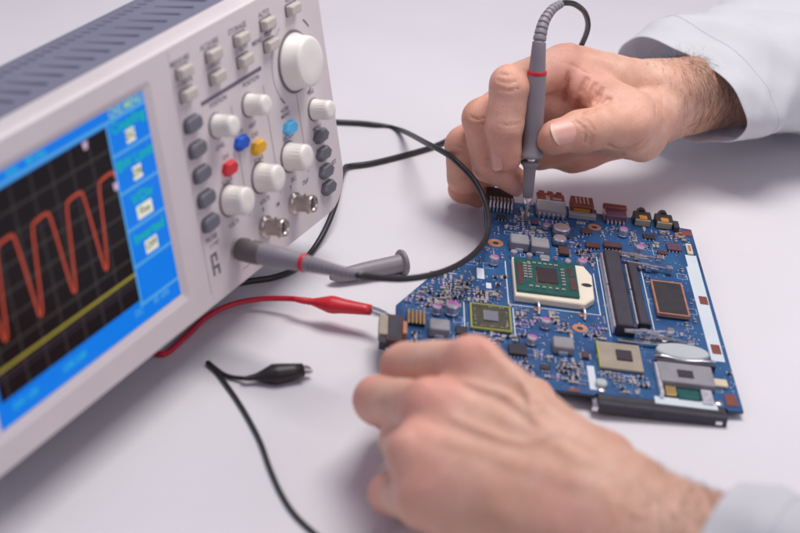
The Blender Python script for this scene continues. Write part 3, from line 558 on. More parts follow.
# plug on the oscilloscope
po = panel_pt(4.3, 8.45, 0)
pa = unit(nrm+V(0, 0, -.14))
b = MB(); b.lathe([(.42, .15), (.48, .2), (.51, .38), (.51, 1.2), (.485, 1.28)], po, pa, 28, 0); b.lathe([(.475, 1.28), (.48, 2.0), (.46, 2.3), (.42, 2.5), (.385, 3.0), (.37, 3.25)], po, pa, 28, 1); b.tube([po+pa*.8+V(0, 0, .49), po+pa*.8+V(0, 0, .56)], .07, 8, 2); b.build('coaxial_plug', ['pdark', 'pgrey', 'tin'], pr, True)
b = MB(); b.lathe([(.375, 3.2), (.40, 3.23), (.40, 3.38), (.37, 3.4)], po, pa, 28); b.build('red_band', 'ring', pr, True)
p4 = po+pa*3.38
pb2 = [p4, V(*(-3.21, -10.00, 5.06)), V(*(-2.31, -10.60, 5.25)), V(*(-1.46, -11.00, 5.38))]
boot(pb2, .37, .2, 13, 'strain_relief', .12)
cb1 = [pb2[-1]-V(.25, 0, 0.02), pb2[-1], V(*(0.05, -9.50, 4.57)), V(*(1.54, -7.00, 3.60)), V(*(2.81, -4.00, 2.71)), V(*(3.72, -1.00, 2.10)), V(*(4.03, 1.20, 2.06)), V(*(3.82, 3.00, 2.38)), V(*(3.21, 4.10, 2.98)), V(*(2.31, 4.90, 3.49)), V(*(1.65, 6.10, 3.39)), V(*(0.78, 8.40, 2.75)), V(*(-0.72, 15.37, 0.25)), V(*(-2.43, 15.97, 0.17)), V(*(-4.22, 15.83, 0.17)), V(-6.5, 15.5, .17), V(-11, 13.5, .17), V(-16.0, 6.5, .17), V(-17.5, 0, .17), V(-15, -3.5, .17), V(-10.5, -5.0, .17), V(*(-6.84, -3.09, 0.17)), V(*(-5.75, -2.49, 0.17)), V(*(-4.87, -1.44, 0.17)), V(*(-4.24, 0.45, 0.20)), V(*(-3.77, 2.09, 0.60)), V(*(-3.47, 4.21, 1.00)), V(*(-3.46, 7.61, 0.70)), V(*(-3.38, 9.59, 0.35)), V(*(-3.15, 10.21, 0.20)), V(*(-2.01, 10.90, 0.17)), V(*(-0.31, 12.31, 0.17)), V(*(1.28, 13.85, 0.17)), V(*(2.63, 15.78, 0.17)), V(*(5.17, 19.19, 0.30)), V(*(7.45, 22.11, 1.20)), V(*(8.09, 14.00, 5.87)), V(*(8.44, 13.00, 7.32)), V(*(8.46, 11.80, 8.66)), V(*(8.07, 10.40, 9.85)), V(*(7.44, 9.00, 10.71)), V(*(6.96, 8.20, 11.06)), pb[-1], pb[-1]+(pb[-2]-pb[-1])*.3]
b = MB(); b.tube(curve(cb1, 9), .145, 10); b.build('lead', 'cable', pr, True)
# sprung hook cap lying on the bench
c0, c1 = V(*(-2.83, -2.27, 0.42)), V(*(0.08, -0.55, 0.50))
ca = unit(c1-c0); cl = np.linalg.norm(c1-c0)
cp = thing('probe_hook_cap', 'grey probe cap with a flared rim lying on the bench in front of the oscilloscope', 'probe cap', loc=(c0[0], c0[1], 0))
b = MB(); b.lathe([(.12, -.4), (.3, 0), (.34, .4), (.4, 1.4), (.43, cl-.25), (.45, cl-.12)], c0, ca, 28); b.build('barrel', 'pgrey', cp, True)
b = MB(); b.lathe([(.43, cl-.14), (.62, cl-.08), (.66, cl), (.62, cl+.1), (.5, cl+.12), (.4, cl+.08), (.36, cl-.3)], c0, ca, 32); b.build('rim', 'pgrey', cp, True)
# red clip
rc = [V(-16, -2.0, .16), V(-13.2, -4.5, .16), V(-11.2, -8.2, .16), V(*(-9.84, -10.12, 0.16)), V(*(-9.01, -8.58, 0.18)), V(*(-8.36, -7.02, 0.30)), V(*(-7.40, -5.93, 0.45)), V(*(-6.12, -5.40, 0.60)), V(*(-4.86, -5.47, 0.80)), V(*(-4.17, -5.73, 0.95))]
r0, r1, r2 = V(*(-4.30, -5.76, 0.95)), V(*(-1.10, -6.39, 1.15)), V(*(-0.23, -7.01, 1.25))
rl = thing('alligator_clip', 'red crocodile clip on a red lead gripping the left end of the circuit board', 'clip', loc=(r0[0], r0[1], 0))
b = MB(); b.tube(curve(rc, 8), .13, 10); b.build('lead', 'redcable', rl, True)
def boot2(p, q, prof, m, name, parent, flat=.8):
    a = unit(q-p); L = np.linalg.norm(q-p); b = MB(); b.lathe([(r, t*L) for r, t in prof], p, a, 24, sx=flat, up=V(0, 0, 1)); return b.build(name, m, parent, True)
boot2(r0, r1, [(.12, -.08), (.17, 0), (.19, .08), (.17, .1), (.2, .13), (.18, .16), (.24, .22), (.36, .33), (.46, .42), (.47, .48), (.40, .6), (.35, .75), (.31, .9), (.28, 1.0), (.2, 1.0)], 'redboot', 'insulating_boot', rl)
def jaws(p, q, parent, w=.14):
    a = unit(q-p); side = unit(np.cross(a, (0, 0, 1))); up = np.cross(side, a); L = np.linalg.norm(q-p); b = MB()
    for sg in (1, -1):
        R = []
        for t, h, ww in ((-.3, .10, w), (.3, .13, w), (.7, .11, w*.8), (1.0, .04, w*.55)):
            c = p+a*t*L+up*sg*h; R.append(np.array([c+side*ww+up*.03*sg, c-side*ww+up*.03*sg, c-side*ww-up*.05*sg, c+side*ww-up*.05*sg]))
        b.loft(R)
        for k in range(5): c = p+a*(.45+.12*k)*L+up*sg*(.07-.01*k); b.tube([c-side*w*.7, c+side*w*.7], .035, 5)
    return b.build('jaws', 'steel', parent, True)
jaws(r1, r2, rl)
# black clip
k0, k1, k2 = V(*(-5.85, -11.55, 0.30)), V(*(-3.67, -10.71, 0.42)), V(*(-3.30, -10.49, 0.30))
bl = thing('alligator_clip', 'black crocodile clip on a thin black lead lying loose on the bench', 'clip', loc=(k0[0], k0[1], 0))
boot2(k0, k1, [(.07, -.12), (.14, 0), (.16, .08), (.2, .16), (.34, .3), (.50, .45), (.49, .55), (.40, .8), (.33, 1.0), (.2, 1.0)], 'blackboot', 'insulating_boot', bl, .85)
jaws(k1, k2, bl, .16)
lead = [k0+V(.3, .05, 0), k0, V(*(-6.24, -11.43, 0.18)), V(*(-6.68, -11.32, 0.14)), V(*(-7.04, -11.14, 0.16)), V(*(-7.43, -10.80, 0.20)), V(*(-7.72, -10.39, 0.14)), V(*(-7.71, -10.48, 0.12)), V(*(-7.32, -10.95, 0.11)), V(*(-6.88, -11.67, 0.11)), V(*(-6.11, -13.07, 0.11)), V(*(-5.45, -14.44, 0.11)), V(*(-4.83, -15.91, 0.11)), V(*(-4.29, -17.54, 0.11)), V(*(-3.69, -19.09, 0.11)), V(*(-3.08, -20.26, 0.11)), V(*(-2.39, -21.14, 0.11)), V(*(-1.58, -21.97, 0.11)), V(*(-0.41, -22.96, 0.11))]
b = MB(); b.tube(curve(lead, 8), .095, 8); b.build('lead', 'cable', bl, True)
# ------------------------------------------------------------------ hands: a signed distance field per hand, skinned as one continuous surface
def smin(a, b, k): h = np.clip(.5+.5*(b-a)/k, 0, 1); return b+(a-b)*h-k*h*(1-h)
class Field:
    def __init__(s, lo, hi, res):
        s.lo = np.array(lo, float); s.res = res; s.n = np.ceil((np.array(hi)-s.lo)/res).astype(int)+1; s.g = np.full(s.n, 9., np.float32)
    def block(s, lo, hi):
        a = np.clip(np.floor((lo-s.lo)/s.res).astype(int), 0, s.n); b = np.clip(np.ceil((hi-s.lo)/s.res).astype(int)+1, 0, s.n); ax = [s.lo[i]+s.res*np.arange(a[i], b[i]) for i in range(3)]
        return tuple(slice(a[i], b[i]) for i in range(3)), np.stack(np.meshgrid(*ax, indexing='ij'), -1)
    def cap(s, p, q, r0, r1, k=.3, target=None, cut=False, pad=1.6):
        p = np.array(p, float); q = np.array(q, float); R = max(r0, r1)+pad; g = s.g if target is None else target
        sl, P = s.block(np.minimum(p, q)-R, np.maximum(p, q)+R); d = q-p; L2 = d@d+1e-9
        t = np.clip(((P-p)@d)/L2, 0, 1); dist = np.linalg.norm(P-p-t[..., None]*d, axis=-1)-(r0+(r1-r0)*t)
        if cut: g[sl] = -smin(-g[sl], dist, k)
        else: g[sl] = smin(g[sl], dist, k)
    def chain(s, pts, rad, k=.25, join=.35):
        t = np.full(s.n, 9., np.float32)
        for i in range(len(pts)-1): s.cap(pts[i], pts[i+1], rad[i], rad[i+1], k, t)
        return t
    def merge(s, t, k): s.g = smin(s.g, t, k)
    def surface(s):
        g = s.g; ins = g < 0; n = s.n; c = np.zeros(n-1, int)
        corners = [(i, j, k) for i in (0, 1) for j in (0, 1) for k in (0, 1)]
        sub = {q: g[q[0]:n[0]-1+q[0], q[1]:n[1]-1+q[1], q[2]:n[2]-1+q[2]] for q in corners}
        cnt = sum((sub[q] < 0).astype(int) for q in corners); act = (cnt > 0) & (cnt < 8); idx = np.full(n-1, -1); idx[act] = np.arange(act.sum())
        acc = np.zeros((act.sum(), 3)); m = np.zeros(act.sum()); base = np.argwhere(act).astype(float)
        val = {q: sub[q][act] for q in corners}
        for a in corners:
            for d in range(3):
                if a[d]: continue
                b = list(a); b[d] = 1; b = tuple(b); va, vb = val[a], val[b]; x = (va < 0) != (vb < 0); t = np.where(x, va/np.where(x, va-vb, 1), 0)
                pt = np.array(a, float)[None]+np.outer(t, np.eye(3)[d]); acc += np.where(x[:, None], pt, 0); m += x
        v = s.lo+s.res*(base+acc/m[:, None]); F = []
        for d in range(3):
            e, f = [(1, 2), (2, 0), (0, 1)][d]
            lo = [slice(1, n[i]-1) for i in range(3)]; lo[d] = slice(0, n[d]-1); hi = list(lo); hi[d] = slice(1, n[d])
            A0 = ins[tuple(lo)]; B0 = ins[tuple(hi)]; w = np.argwhere(A0 != B0); o = A0[A0 != B0]; st = np.array([1, 1, 1]); st[d] = 0; w = w+st
            de = np.eye(3, dtype=int)[e]; df = np.eye(3, dtype=int)[f]
            q = [idx[tuple((w-x).T)] for x in (0*de, de, de+df, df)]; q = np.stack(q, 1); q = np.where(o[:, None], q, q[:, ::-1]); F.append(q)
        F = np.concatenate(F); F = F[(F >= 0).all(1)]
        E = np.concatenate([F[:, [0, 1]], F[:, [1, 2]], F[:, [2, 3]], F[:, [3, 0]]])
        for it in range(4):                 # light smoothing that keeps the volume
            sm = np.zeros_like(v); dg = np.zeros(len(v))
            for i, j in ((0, 1), (1, 0)): np.add.at(sm, E[:, i], v[E[:, j]]); np.add.at(dg, E[:, i], 1)
            v = v+(.55 if it % 2 == 0 else -.5)*(sm/dg[:, None]-v)
        for q_, am in ((2.1, .022), (3.7, .014), (6.1, .007)):                     # flesh is never perfectly even
            v = v+am*np.stack([np.sin(q_*v[:, 1]+1.3*np.sin(q_*.7*v[:, 2])), np.sin(q_*v[:, 2]+1.1*np.sin(q_*.8*v[:, 0])), np.sin(q_*v[:, 0]+1.7*np.sin(q_*.6*v[:, 1]))], 1)
        return v, F

def skin_material(name):
    m = bpy.data.materials.new(name); m.use_nodes = True; nt = m.node_tree; N = nt.nodes; L = nt.links; b = N['Principled BSDF']
    tc = N.new('ShaderNodeTexCoord'); at = N.new('ShaderNodeAttribute'); at.attribute_name = 'flush'; ah = N.new('ShaderNodeAttribute'); ah.attribute_name = 'tan'
    def noise(sc, det, ro=.55):
        n = N.new('ShaderNodeTexNoise'); n.inputs['Scale'].default_value = sc; n.inputs['Detail'].default_value = det; n.inputs['Roughness'].default_value = ro; L.new(tc.outputs['Object'], n.inputs['Vector']); return n
    def mix(f, a, c):
        x = N.new('ShaderNodeMix'); x.data_type = 'RGBA'
        L.new(f, x.inputs[0])
        for s, i in ((a, 6), (c, 7)):
            if isinstance(s, tuple): x.inputs[i].default_value = (*s, 1)
            else: L.new(s, x.inputs[i])
        return x.outputs[2]
    def rng_(src, a, c):
        r = N.new('ShaderNodeMapRange'); r.inputs[1].default_value = a; r.inputs[2].default_value = c; L.new(src, r.inputs[0]); return r.outputs[0]
    c = mix(rng_(noise(45, 7, .65).outputs['Fac'], .32, .68), (.66, .345, .225), (.83, .525, .395))
    c = mix(at.outputs['Fac'], c, (.80, .29, .215)); c = mix(ah.outputs['Fac'], c, (.52, .275, .175))
    c = mix(rng_(noise(700, 3).outputs['Fac'], .52, .75), c, (.68, .375, .265))
    c = mix(rng_(noise(24, 4).outputs['Fac'], .5, .8), c, (.74, .32, .25))
    ro = N.new('ShaderNodeMapRange'); ro.inputs[3].default_value = .33; ro.inputs[4].default_value = .52; L.new(noise(110, 5).outputs['Fac'], ro.inputs[0]); L.new(ro.outputs[0], b.inputs['Roughness'])
    L.new(c, b.inputs['Base Color']); b.inputs['Specular IOR Level'].default_value = .5
    b.inputs['Subsurface Weight'].default_value = .3; b.inputs['Subsurface Radius'].default_value = (1., .32, .18); b.inputs['Subsurface Scale'].default_value = .004
    v = N.new('ShaderNodeTexVoronoi'); v.feature = 'DISTANCE_TO_EDGE'; v.inputs['Scale'].default_value = 1100; L.new(tc.outputs['Object'], v.inputs['Vector'])
    ad = N.new('ShaderNodeMath'); ad.operation = 'ADD'; L.new(rng_(v.outputs['Distance'], 0, .18), ad.inputs[0]); n3 = noise(190, 6); L.new(n3.outputs['Fac'], ad.inputs[1])
    bp = N.new('ShaderNodeBump'); bp.inputs['Strength'].default_value = .28; bp.inputs['Distance'].default_value = .0005; L.new(ad.outputs[0], bp.inputs['Height']); L.new(bp.outputs[0], b.inputs['Normal'])
    return m
M['skin'] = skin_material('skin'); M['nail'] = mat('fingernail', (.72, .38, .31), .36, var=.05, scale=150); M['nailtip'] = mat('nail_edge', (.75, .50, .395), .5)
M['hair'] = mat('dark_hair', (.05, .028, .018), .5); M['coat'] = mat('white_coat_cloth', (.80, .81, .815), .85, var=.03, scale=60, bump=.5, bscale=2200)
nt_ = M['coat'].node_tree; tr_ = nt_.nodes.new('ShaderNodeBsdfTranslucent'); tr_.inputs[0].default_value = (.85, .85, .93, 1); mx_ = nt_.nodes.new('ShaderNodeMixShader'); mx_.inputs[0].default_value = .34
nt_.links.new(nt_.nodes['Principled BSDF'].outputs[0], mx_.inputs[1]); nt_.links.new(tr_.outputs[0], mx_.inputs[2]); nt_.links.new(mx_.outputs[0], nt_.nodes['Material Output'].inputs['Surface'])
M['thread'] = mat('coat_thread', (.60, .62, .66), .8)

def hand(name, label, fld, flush, tan, base):
    v, F = fld.surface(); me = bpy.data.meshes.new(name); base = np.array(base, float)
    me.from_pydata(((v-base)*S).tolist(), [], F.tolist()); me.materials.append(M['skin']); me.polygons.foreach_set('use_smooth', [True]*len(F))
    for nm, spots in (('flush', flush), ('tan', tan)):
        a = np.zeros(len(v))
        for p, r, s in spots: a = np.maximum(a, s*np.exp(-(((v-np.array(p))**2).sum(1))/(r*r)))
        at = me.attributes.new(nm, 'FLOAT', 'POINT'); at.data.foreach_set('value', a.astype(np.float32))
    o = bpy.data.objects.new(name, me); COL.objects.link(o); o.location = base*S; o['label'] = label; o['category'] = 'hand'; A_ = np.eye(4); A_[:3, 3] = base; FR[o.name] = A_
    return o, v, F
def nail(parent, tip, along, up, r, L, half=.85, back=.25):
    along = unit(along); up = unit(np.array(up)-np.dot(up, along)*along); sd = np.cross(along, up); n, k = 11, 9; P = []; Q = []
    for i in range(k):
        t = i/(k-1)
        for j in range(n):
            a = -1+2*j/(n-1); ee = (1-.16*abs(a)**2.4) if t > .5 else 1
            tt = .5+(t-.5)*(1-.34*abs(a)**2.6) if t >= .5 else .5+(t-.5)*(1-.45*abs(a)**2.2)
            th = a*half; c = tip+along*((tt-1)*L+back)
            rr = r*(1.02-.10*max(0, tt-.55)); p = c+(np.sin(th)*sd+np.cos(th)*up)*rr
            P.append(p); Q.append(p-(np.sin(th)*sd+np.cos(th)*up)*.07)
    m = MB(); g = lambda i, j: i*n+j
    m.add(P, [(g(i, j), g(i, j+1), g(i+1, j+1), g(i+1, j)) for i in range(k-2) for j in range(n-1)], 0, True); m.add(P, [(g(i, j), g(i, j+1), g(i+1, j+1), g(i+1, j)) for i in range(k-2, k-1) for j in range(n-1)], 1, True)
    rim = [g(0, j) for j in range(n)]+[g(i, n-1) for i in range(1, k)]+[g(k-1, j) for j in range(n-2, -1, -1)]+[g(i, 0) for i in range(k-2, 0, -1)]
    m.loft([np.array([P[i] for i in rim]), np.array([Q[i] for i in rim])], 1, cap=False)
    return m.build('fingernail', ['nail', 'nailtip'], parent, True)
def hairs(parent, v, F, pick, flow, count, lmin, lmax, r=.008, lift=.2):
    nr = np.zeros_like(v); fn = np.cross(v[F[:, 2]]-v[F[:, 0]], v[F[:, 3]]-v[F[:, 1]])
    for j in range(4): np.add.at(nr, F[:, j], fn)
    nr /= np.linalg.norm(nr, axis=1)[:, None]+1e-9; w = pick(v, nr); w = w/w.sum(); ids = rng.choice(len(v), count, p=w); m = MB()
    for i in ids:
        p = v[i]; n = nr[i]; f = flow(p, n); f = f-np.dot(f, n)*n; f = unit(f+rng.normal(0, .24, 3)); L = rng.uniform(lmin, lmax); b2 = rng.uniform(.3, 1.2)*lift; pts = [p-.03*n, p+L*.33*(f+n*b2), p+L*.66*(f+n*b2*.8)+rng.normal(0, .02, 3), p+L*(f+n*b2*.45)]
        m.tube(pts, np.array([r, r, r*.8, r*.3]), 3)
    o = m.build('arm_hair', 'hair', parent, True); o['kind'] = 'stuff'; return o

# ---- right hand, holding the probe
f = Field((1.0, 2.4, -.1), (20.5, 20.0, 9.6), .09)
I = [(7.1, 8.45, 7.65), (4.45, 4.98, 7.72), (4.40, 4.3, 5.9), (4.66, 4.15, 4.3)]; IR = [1.08, .97, .90, .72]
Md = [(6.5, 9.1, 6.6), (3.3, 5.5, 5.65), (3.95, 5.0, 3.45), (5.35, 5.2, 2.6)]; MR = [1.03, .95, .87, .66]
Rg = [(6.0, 9.6, 5.3), (2.6, 6.3, 3.8), (2.75, 6.15, 2.05), (3.8, 7.05, 1.5)]; RR = [.98, .9, .8, .64]
Pk = [(6.0, 9.9, 3.9), (3.0, 7.4, 2.1), (2.75, 6.9, 1.05), (3.6, 7.0, .55)]; PR = [.88, .78, .66, .48]
Th = [(12.2, 9.7, 4.9), (10.75, 6.75, 5.55), (8.25, 4.95, 5.78), (6.95, 4.25, 5.62)]; TR = [1.5, 1.22, 1.0, .80]
wr = V(13.2, 12.0, 4.9)
for a, b_, r0_, r1_ in ((wr+V(-.5, -.6, .5), I[0], 1.45, 1.05), (wr+V(-.2, -.1, .4), Md[0], 1.45, 1.05), (wr, Rg[0], 1.4, 1.0), (wr+V(0, .3, -.5), Pk[0], 1.35, .95), (wr+V(-.9, -.6, -1.0), V(8.4, 8.9, 3.0), 1.45, 1.2)): f.cap(a, b_, r0_, r1_, .5)
f.cap((8.6, 9.2, 3.2), (6.4, 8.2, 3.0), 1.15, 1.0, .6)
f.cap(wr+V(-.2, -.6, .55), (18.2, 17.8, 4.2), 1.75, 1.95, .8); f.cap(wr+V(.2, .3, -.4), (18.6, 18.4, 3.4), 1.65, 1.9, .8)
for pts, rad, k in ((I, IR, .5), (Md, MR, .4), (Rg, RR, .4), (Pk, PR, .4)): f.merge(f.chain(pts, rad, .22), .16)
for a, r_ in ((I[1], .92), (Md[1], .9), (Rg[1], .84)): f.cap(a, V(*a)+V(-.03, .1, .06), r_*.97, r_*.97, .2)
t = f.chain(Th, TR, .35); f.merge(t, .35)
f.cap((11.6, 8.2, 4.3), (10.3, 6.9, 4.75), 1.25, 1.0, .7)             # ball of the thumb
f.cap((10.9, 7.5, 6.2), (8.2, 8.1, 7.1), .85, .8, .6); f.cap((9.9, 6.9, 6.1), (7.9, 7.6, 6.9), .7, .75, .6); f.cap((9.2, 7.2, 4.6), (6.6, 7.6, 3.5), 1.0, .95, .6); f.cap((6.2, 8.0, 5.6), (8.8, 8.2, 5.2), 1.0, 1.0, .7)                # web to the index
f.cap(Th[3], V(6.8, 4.35, 5.45), .8, .78, .2)
for a, b_ in ((wr+V(-.6, -.4, 1.9), V(*I[0])+V(.4, .3, .95)), (wr+V(-.4, .3, 1.8), V(*Md[0])+V(.5, .5, .9))): f.cap(a, b_, .16, .14, .35)
# CREASES of the joints, the web and the ball of the thumb
for line, deep in (
    ([(7.73, 4.25, 6.55), (7.98, 4.07, 6.44), (8.23, 3.98, 6.28), (8.26, 3.89, 6.0), (8.27, 3.9, 5.66)], 0),
    ([(8.26, 4.35, 6.64), (8.49, 4.16, 6.46), (8.7, 4.07, 6.21), (8.68, 3.99, 5.87), (8.66, 3.98, 5.5)], 0),
    ([(7.6, 3.89, 6.33), (7.7, 3.8, 6.09), (7.8, 3.72, 5.85)], 0),
    ([(7.96, 4.35, 6.69), (8.21, 4.17, 6.58), (8.47, 4.1, 6.42), (8.49, 3.99, 6.12), (8.51, 3.9, 5.82), (8.55, 3.99, 5.43)], 0),
    ([(8.32, 7.19, 7.59), (8.19, 6.96, 7.36), (8.08, 6.86, 7.08), (7.97, 6.77, 6.79), (7.93, 6.95, 6.38), (7.89, 7.13, 5.96)], 2),
    ([(8.74, 7.04, 7.38), (8.63, 6.78, 7.14), (8.54, 6.61, 6.87), (8.46, 6.59, 6.53)], 2),
    ([(9.47, 6.53, 6.87), (9.18, 6.24, 6.78), (8.9, 5.98, 6.69), (8.54, 5.07, 6.87), (8.25, 4.71, 6.83)], 2),
    ([(9.1, 6.87, 7.22), (8.96, 6.69, 6.96), (8.82, 6.51, 6.7)], 2),
    ([(7.3, 6.96, 7.74), (7.26, 6.96, 7.42), (7.23, 6.95, 7.1), (7.21, 7.13, 6.7), (7.19, 7.22, 6.34)], 2),
    ([(9.37, 5.34, 4.63), (9.76, 5.97, 4.27), (10.07, 5.96, 4.2), (10.36, 5.87, 4.27), (10.63, 5.7, 4.47), (10.93, 5.79, 4.56), (11.21, 5.79, 4.7), (11.39, 5.69, 4.99), (11.62, 5.88, 5.15), (11.84, 5.97, 5.36)], 1),
    ([(10.16, 6.15, 4.01), (10.49, 6.05, 4.13), (10.84, 6.06, 4.2), (11.18, 6.14, 4.28), (11.42, 6.05, 4.57), (11.71, 6.24, 4.74)], 1),
    ([(9.5, 4.7, 5.21), (9.9, 5.16, 4.92), (10.28, 5.42, 4.72), (10.6, 5.52, 4.8), (10.89, 5.52, 4.99), (11.19, 5.52, 5.17)], 1),
    ([(3.93, 3.53, 6.32), (4.23, 3.45, 6.33), (4.53, 3.45, 6.31), (4.83, 3.59, 6.33), (5.14, 3.8, 6.32)], 0),
    ([(3.91, 3.54, 6.05), (4.2, 3.35, 6.11), (4.51, 3.35, 6.09), (4.8, 3.44, 6.13), (5.11, 3.71, 6.1)], 0),
    ([(3.77, 4.4, 8.22), (4.05, 4.16, 8.21), (4.33, 4.11, 8.22), (4.62, 4.17, 8.3)], 0),
    ([(3.76, 4.25, 7.86), (4.09, 4.07, 7.87), (4.42, 3.98, 7.93), (4.75, 4.08, 7.99)], 0),
    ([(3.89, 4.52, 8.44), (4.17, 4.4, 8.49), (4.45, 4.35, 8.52)], 0),
    ([(3.54, 4.18, 3.63), (3.81, 4.17, 3.79), (4.05, 3.81, 4.12), (4.28, 3.53, 4.45)], 0),
    ([(3.42, 4.25, 3.86), (3.79, 4.25, 4.06), (4.12, 3.62, 4.55)], 0),
    ([(2.69, 4.8, 6.06), (3.08, 4.61, 6.02), (3.47, 4.61, 6.11)], 0),
    ([(2.78, 4.61, 5.72), (3.11, 4.52, 5.8), (3.45, 4.52, 5.83)], 0),
    ([(2.14, 5.51, 4.07), (2.52, 5.42, 4.0), (2.86, 4.71, 4.4)], 0),
    ([(2.71, 5.33, 2.45), (2.98, 5.43, 2.48), (3.21, 4.61, 2.96)], 0),
    ([(11.5, 9.61, 6.87), (11.66, 9.48, 6.65), (11.79, 9.12, 6.51), (11.84, 8.21, 6.6), (11.88, 7.51, 6.6), (11.89, 7.13, 6.43), (11.89, 6.69, 6.3), (11.91, 6.42, 6.09)], 0),
    ([(11.87, 10.01, 7.02), (12.06, 9.88, 6.78), (12.24, 9.74, 6.54), (12.39, 9.3, 6.42), (12.44, 8.73, 6.33), (12.41, 8.13, 6.23), (12.41, 7.69, 6.06), (12.44, 7.41, 5.82)], 0),
    ([(6.86, 6.95, 8.44), (7.19, 7.15, 8.31), (7.55, 7.5, 8.12), (7.86, 7.58, 7.98), (8.16, 7.55, 7.86), (8.46, 7.5, 7.75)], 0)):
    for p_, q_ in zip(line, line[1:]): f.cap(p_, q_, (.045, .07, .12)[deep], (.045, .07, .12)[deep], (.07, .12, .16)[deep], cut=True)
flush = [(I[1], 1.2, .55), (Md[1], 1.2, .6), (Rg[1], 1.2, .6), (I[3], 1.0, .55), (Md[3], 1.0, .6), (Th[3], 1.1, .5), (Th[2], 1.0, .3), (Th[1], 1.3, .45), (Pk[2], 1.5, .6), (Rg[3], 1.0, .6), (V(8.5, 7.4, 6.6), 1.4, .45), (V(9.5, 8.2, 2.8), 2.2, .4)]
tan = [((14.3, 12.9, 5.6), 2.2, .5), ((16.5, 15.2, 5.4), 2.8, .7), ((19, 18, 5), 3.5, .8)]
rh, v_, F_ = hand('hand', 'right hand pinching the upright grey probe, hairy wrist in a white coat sleeve', f, flush, tan, (10, 9, 0))
nail(rh, V(*Th[3])+V(.05, -.02, .0), V(*Th[3])-V(*Th[2])+V(-.2,0,-.1), V(-.20, -.80, .55), .875, 1.25, .70, .58)
nail(rh, V(*I[3]), V(*I[3])-V(*I[2]), V(-.85, -.48, .05), .755, 1.05, .75, .46)
nail(rh, V(*Md[3]), V(*Md[3])-V(*Md[2]), V(-.45, -.85, -.15), .70, 1.0, .8, .40)
nail(rh, V(*Rg[3]), V(*Rg[3])-V(*Rg[2]), V(-.5, -.8, .3), .6, .9, .8, .36)
fx = unit(V(5.4, 5.8, -.4))
hairs(rh, v_, F_, lambda v, n: np.clip(((v-wr)@fx+2.6)/4.2, 0, 1)**1.6*np.clip(n[:, 2]*.8+.25-n[:, 1]*.5, 0, 1)*(((v-wr)@fx) < 7.0), lambda p, n: -fx*.35+V(.35, -.6, -.75), 5600, .3, .95, .0036, .10)

def sleeve(parent, path, ra, rb, name='sleeve', seed=0, thick=.07, roll=0., lift=None):
    C = curve(path, 12); T = np.gradient(C, axis=0); T /= np.linalg.norm(T, axis=1)[:, None]; n = 72; a = np.arange(n)*2*math.pi/n; rs = np.random.default_rng(seed); m = MB(); out = []; inn = []
    s = np.r_[0, np.cumsum(np.linalg.norm(np.diff(C, axis=0), axis=1))]; ph = rs.uniform(0, 6.28, 8)
    for p, t, q in zip(C, T, s):
        h = unit(np.cross(t, (0, 0, 1))); u = np.cross(h, t); g = 1-math.exp(-q/2.0); cuff = math.exp(-((q-2.1)/.10)**2)
        d = .11*np.sin(3*a+ph[0]+.5*q)+.07*np.sin(5*a+ph[6])+.035*np.sin(9*a+ph[7]+q)+g*(.22*np.sin(2*a+ph[1]+q*.9)+.08*np.sin(5*a+ph[2]-q*1.3)+.30*(1-abs(np.sin(q*.85+1.7*np.cos(a+ph[3]))))**1.5+.17*(1-abs(np.sin(q*1.6+2.4*np.cos(a*2+ph[4]))))**2)-.05*cuff+.012*np.sin(q*9+6*np.sin(a*2+ph[5]))
        wa, wb = ra+.06*q, rb+.10*q
        for lst, off in ((out, 0), (inn, -thick)):
            X = p+np.outer((wa+d+off)*np.cos(a), h)+np.outer((wb+d+off)*np.sin(a), u)
            X[:, 2] = np.maximum(X[:, 2], (.05 if off == 0 else .05+thick)); lst.append(X)
    m.loft([inn[i] for i in range(len(inn)-1, -1, -1)]+[inn[0]*.5+out[0]*.5-T[0]*.05]+out, 0, True, cap=False)
    so = m.build(name, 'coat', parent, True)
    k = int(np.argmin(abs(s-2.1))); ring = out[k]+(out[k+1]-out[k-1])*0; c_ = ring.mean(0); th_ = MB()           # row of stitches along the hem
    for i in range(n):
        for w0, w1 in ((.1, .42), (.6, .92)):
            a0 = ring[i]*(1-w0)+ring[(i+1) % n]*w0; a1 = ring[i]*(1-w1)+ring[(i+1) % n]*w1; o_ = unit(ring[i]-c_)*.012; th_.tube([a0+o_, (a0+a1)/2+o_*1.8, a1+o_], .022, 4)
    th_.build('hem_stitching', 'thread', so, True); return so
sleeve(rh, [(14.1, 14.5, 4.45), (16.2, 16.3, 4.75), (19.5, 19.2, 4.6), (24, 23.0, 4.5), (32, 30, 4.8)], 4.9, 2.55, seed=3)

# ---- left hand, steadying the near edge of the board
f = Field((-2.8, -34, -.1), (17.5, -9.4, 8.6), .11)
I = [(3.0, -18.8, 6.4), (.55, -15.7, 4.2), (.75, -13.6, 2.6), (1.75, -12.0, 1.85)]; IR = [1.02, .9, .78, .66]
Md = [(1.55, -20.4, 5.4), (-.4, -16.6, 3.1), (.1, -14.9, 1.6), (1.4, -14.3, 1.0)]; MR = [1.02, .92, .8, .68]
Rg = [(1.15, -22.3, 4.6), (.75, -18.4, 2.6), (1.2, -17.1, 1.3), (2.5, -16.8, .85)]; RR = [.98, .86, .75, .64]
Pk = [(1.6, -23.5, 3.6), (.4, -20.6, 1.7), (.7, -19.4, .95), (1.9, -18.9, .7)]; PR = [.9, .76, .66, .56]
Th = [(7.9, -20.6, 3.8), (6.5, -16.6, 2.2), (5.8, -13.4, 1.6), (5.0, -11.6, 1.1)]; TR = [1.4, 1.05, .95, .8]
wr = V(8.1, -24.8, 4.1)
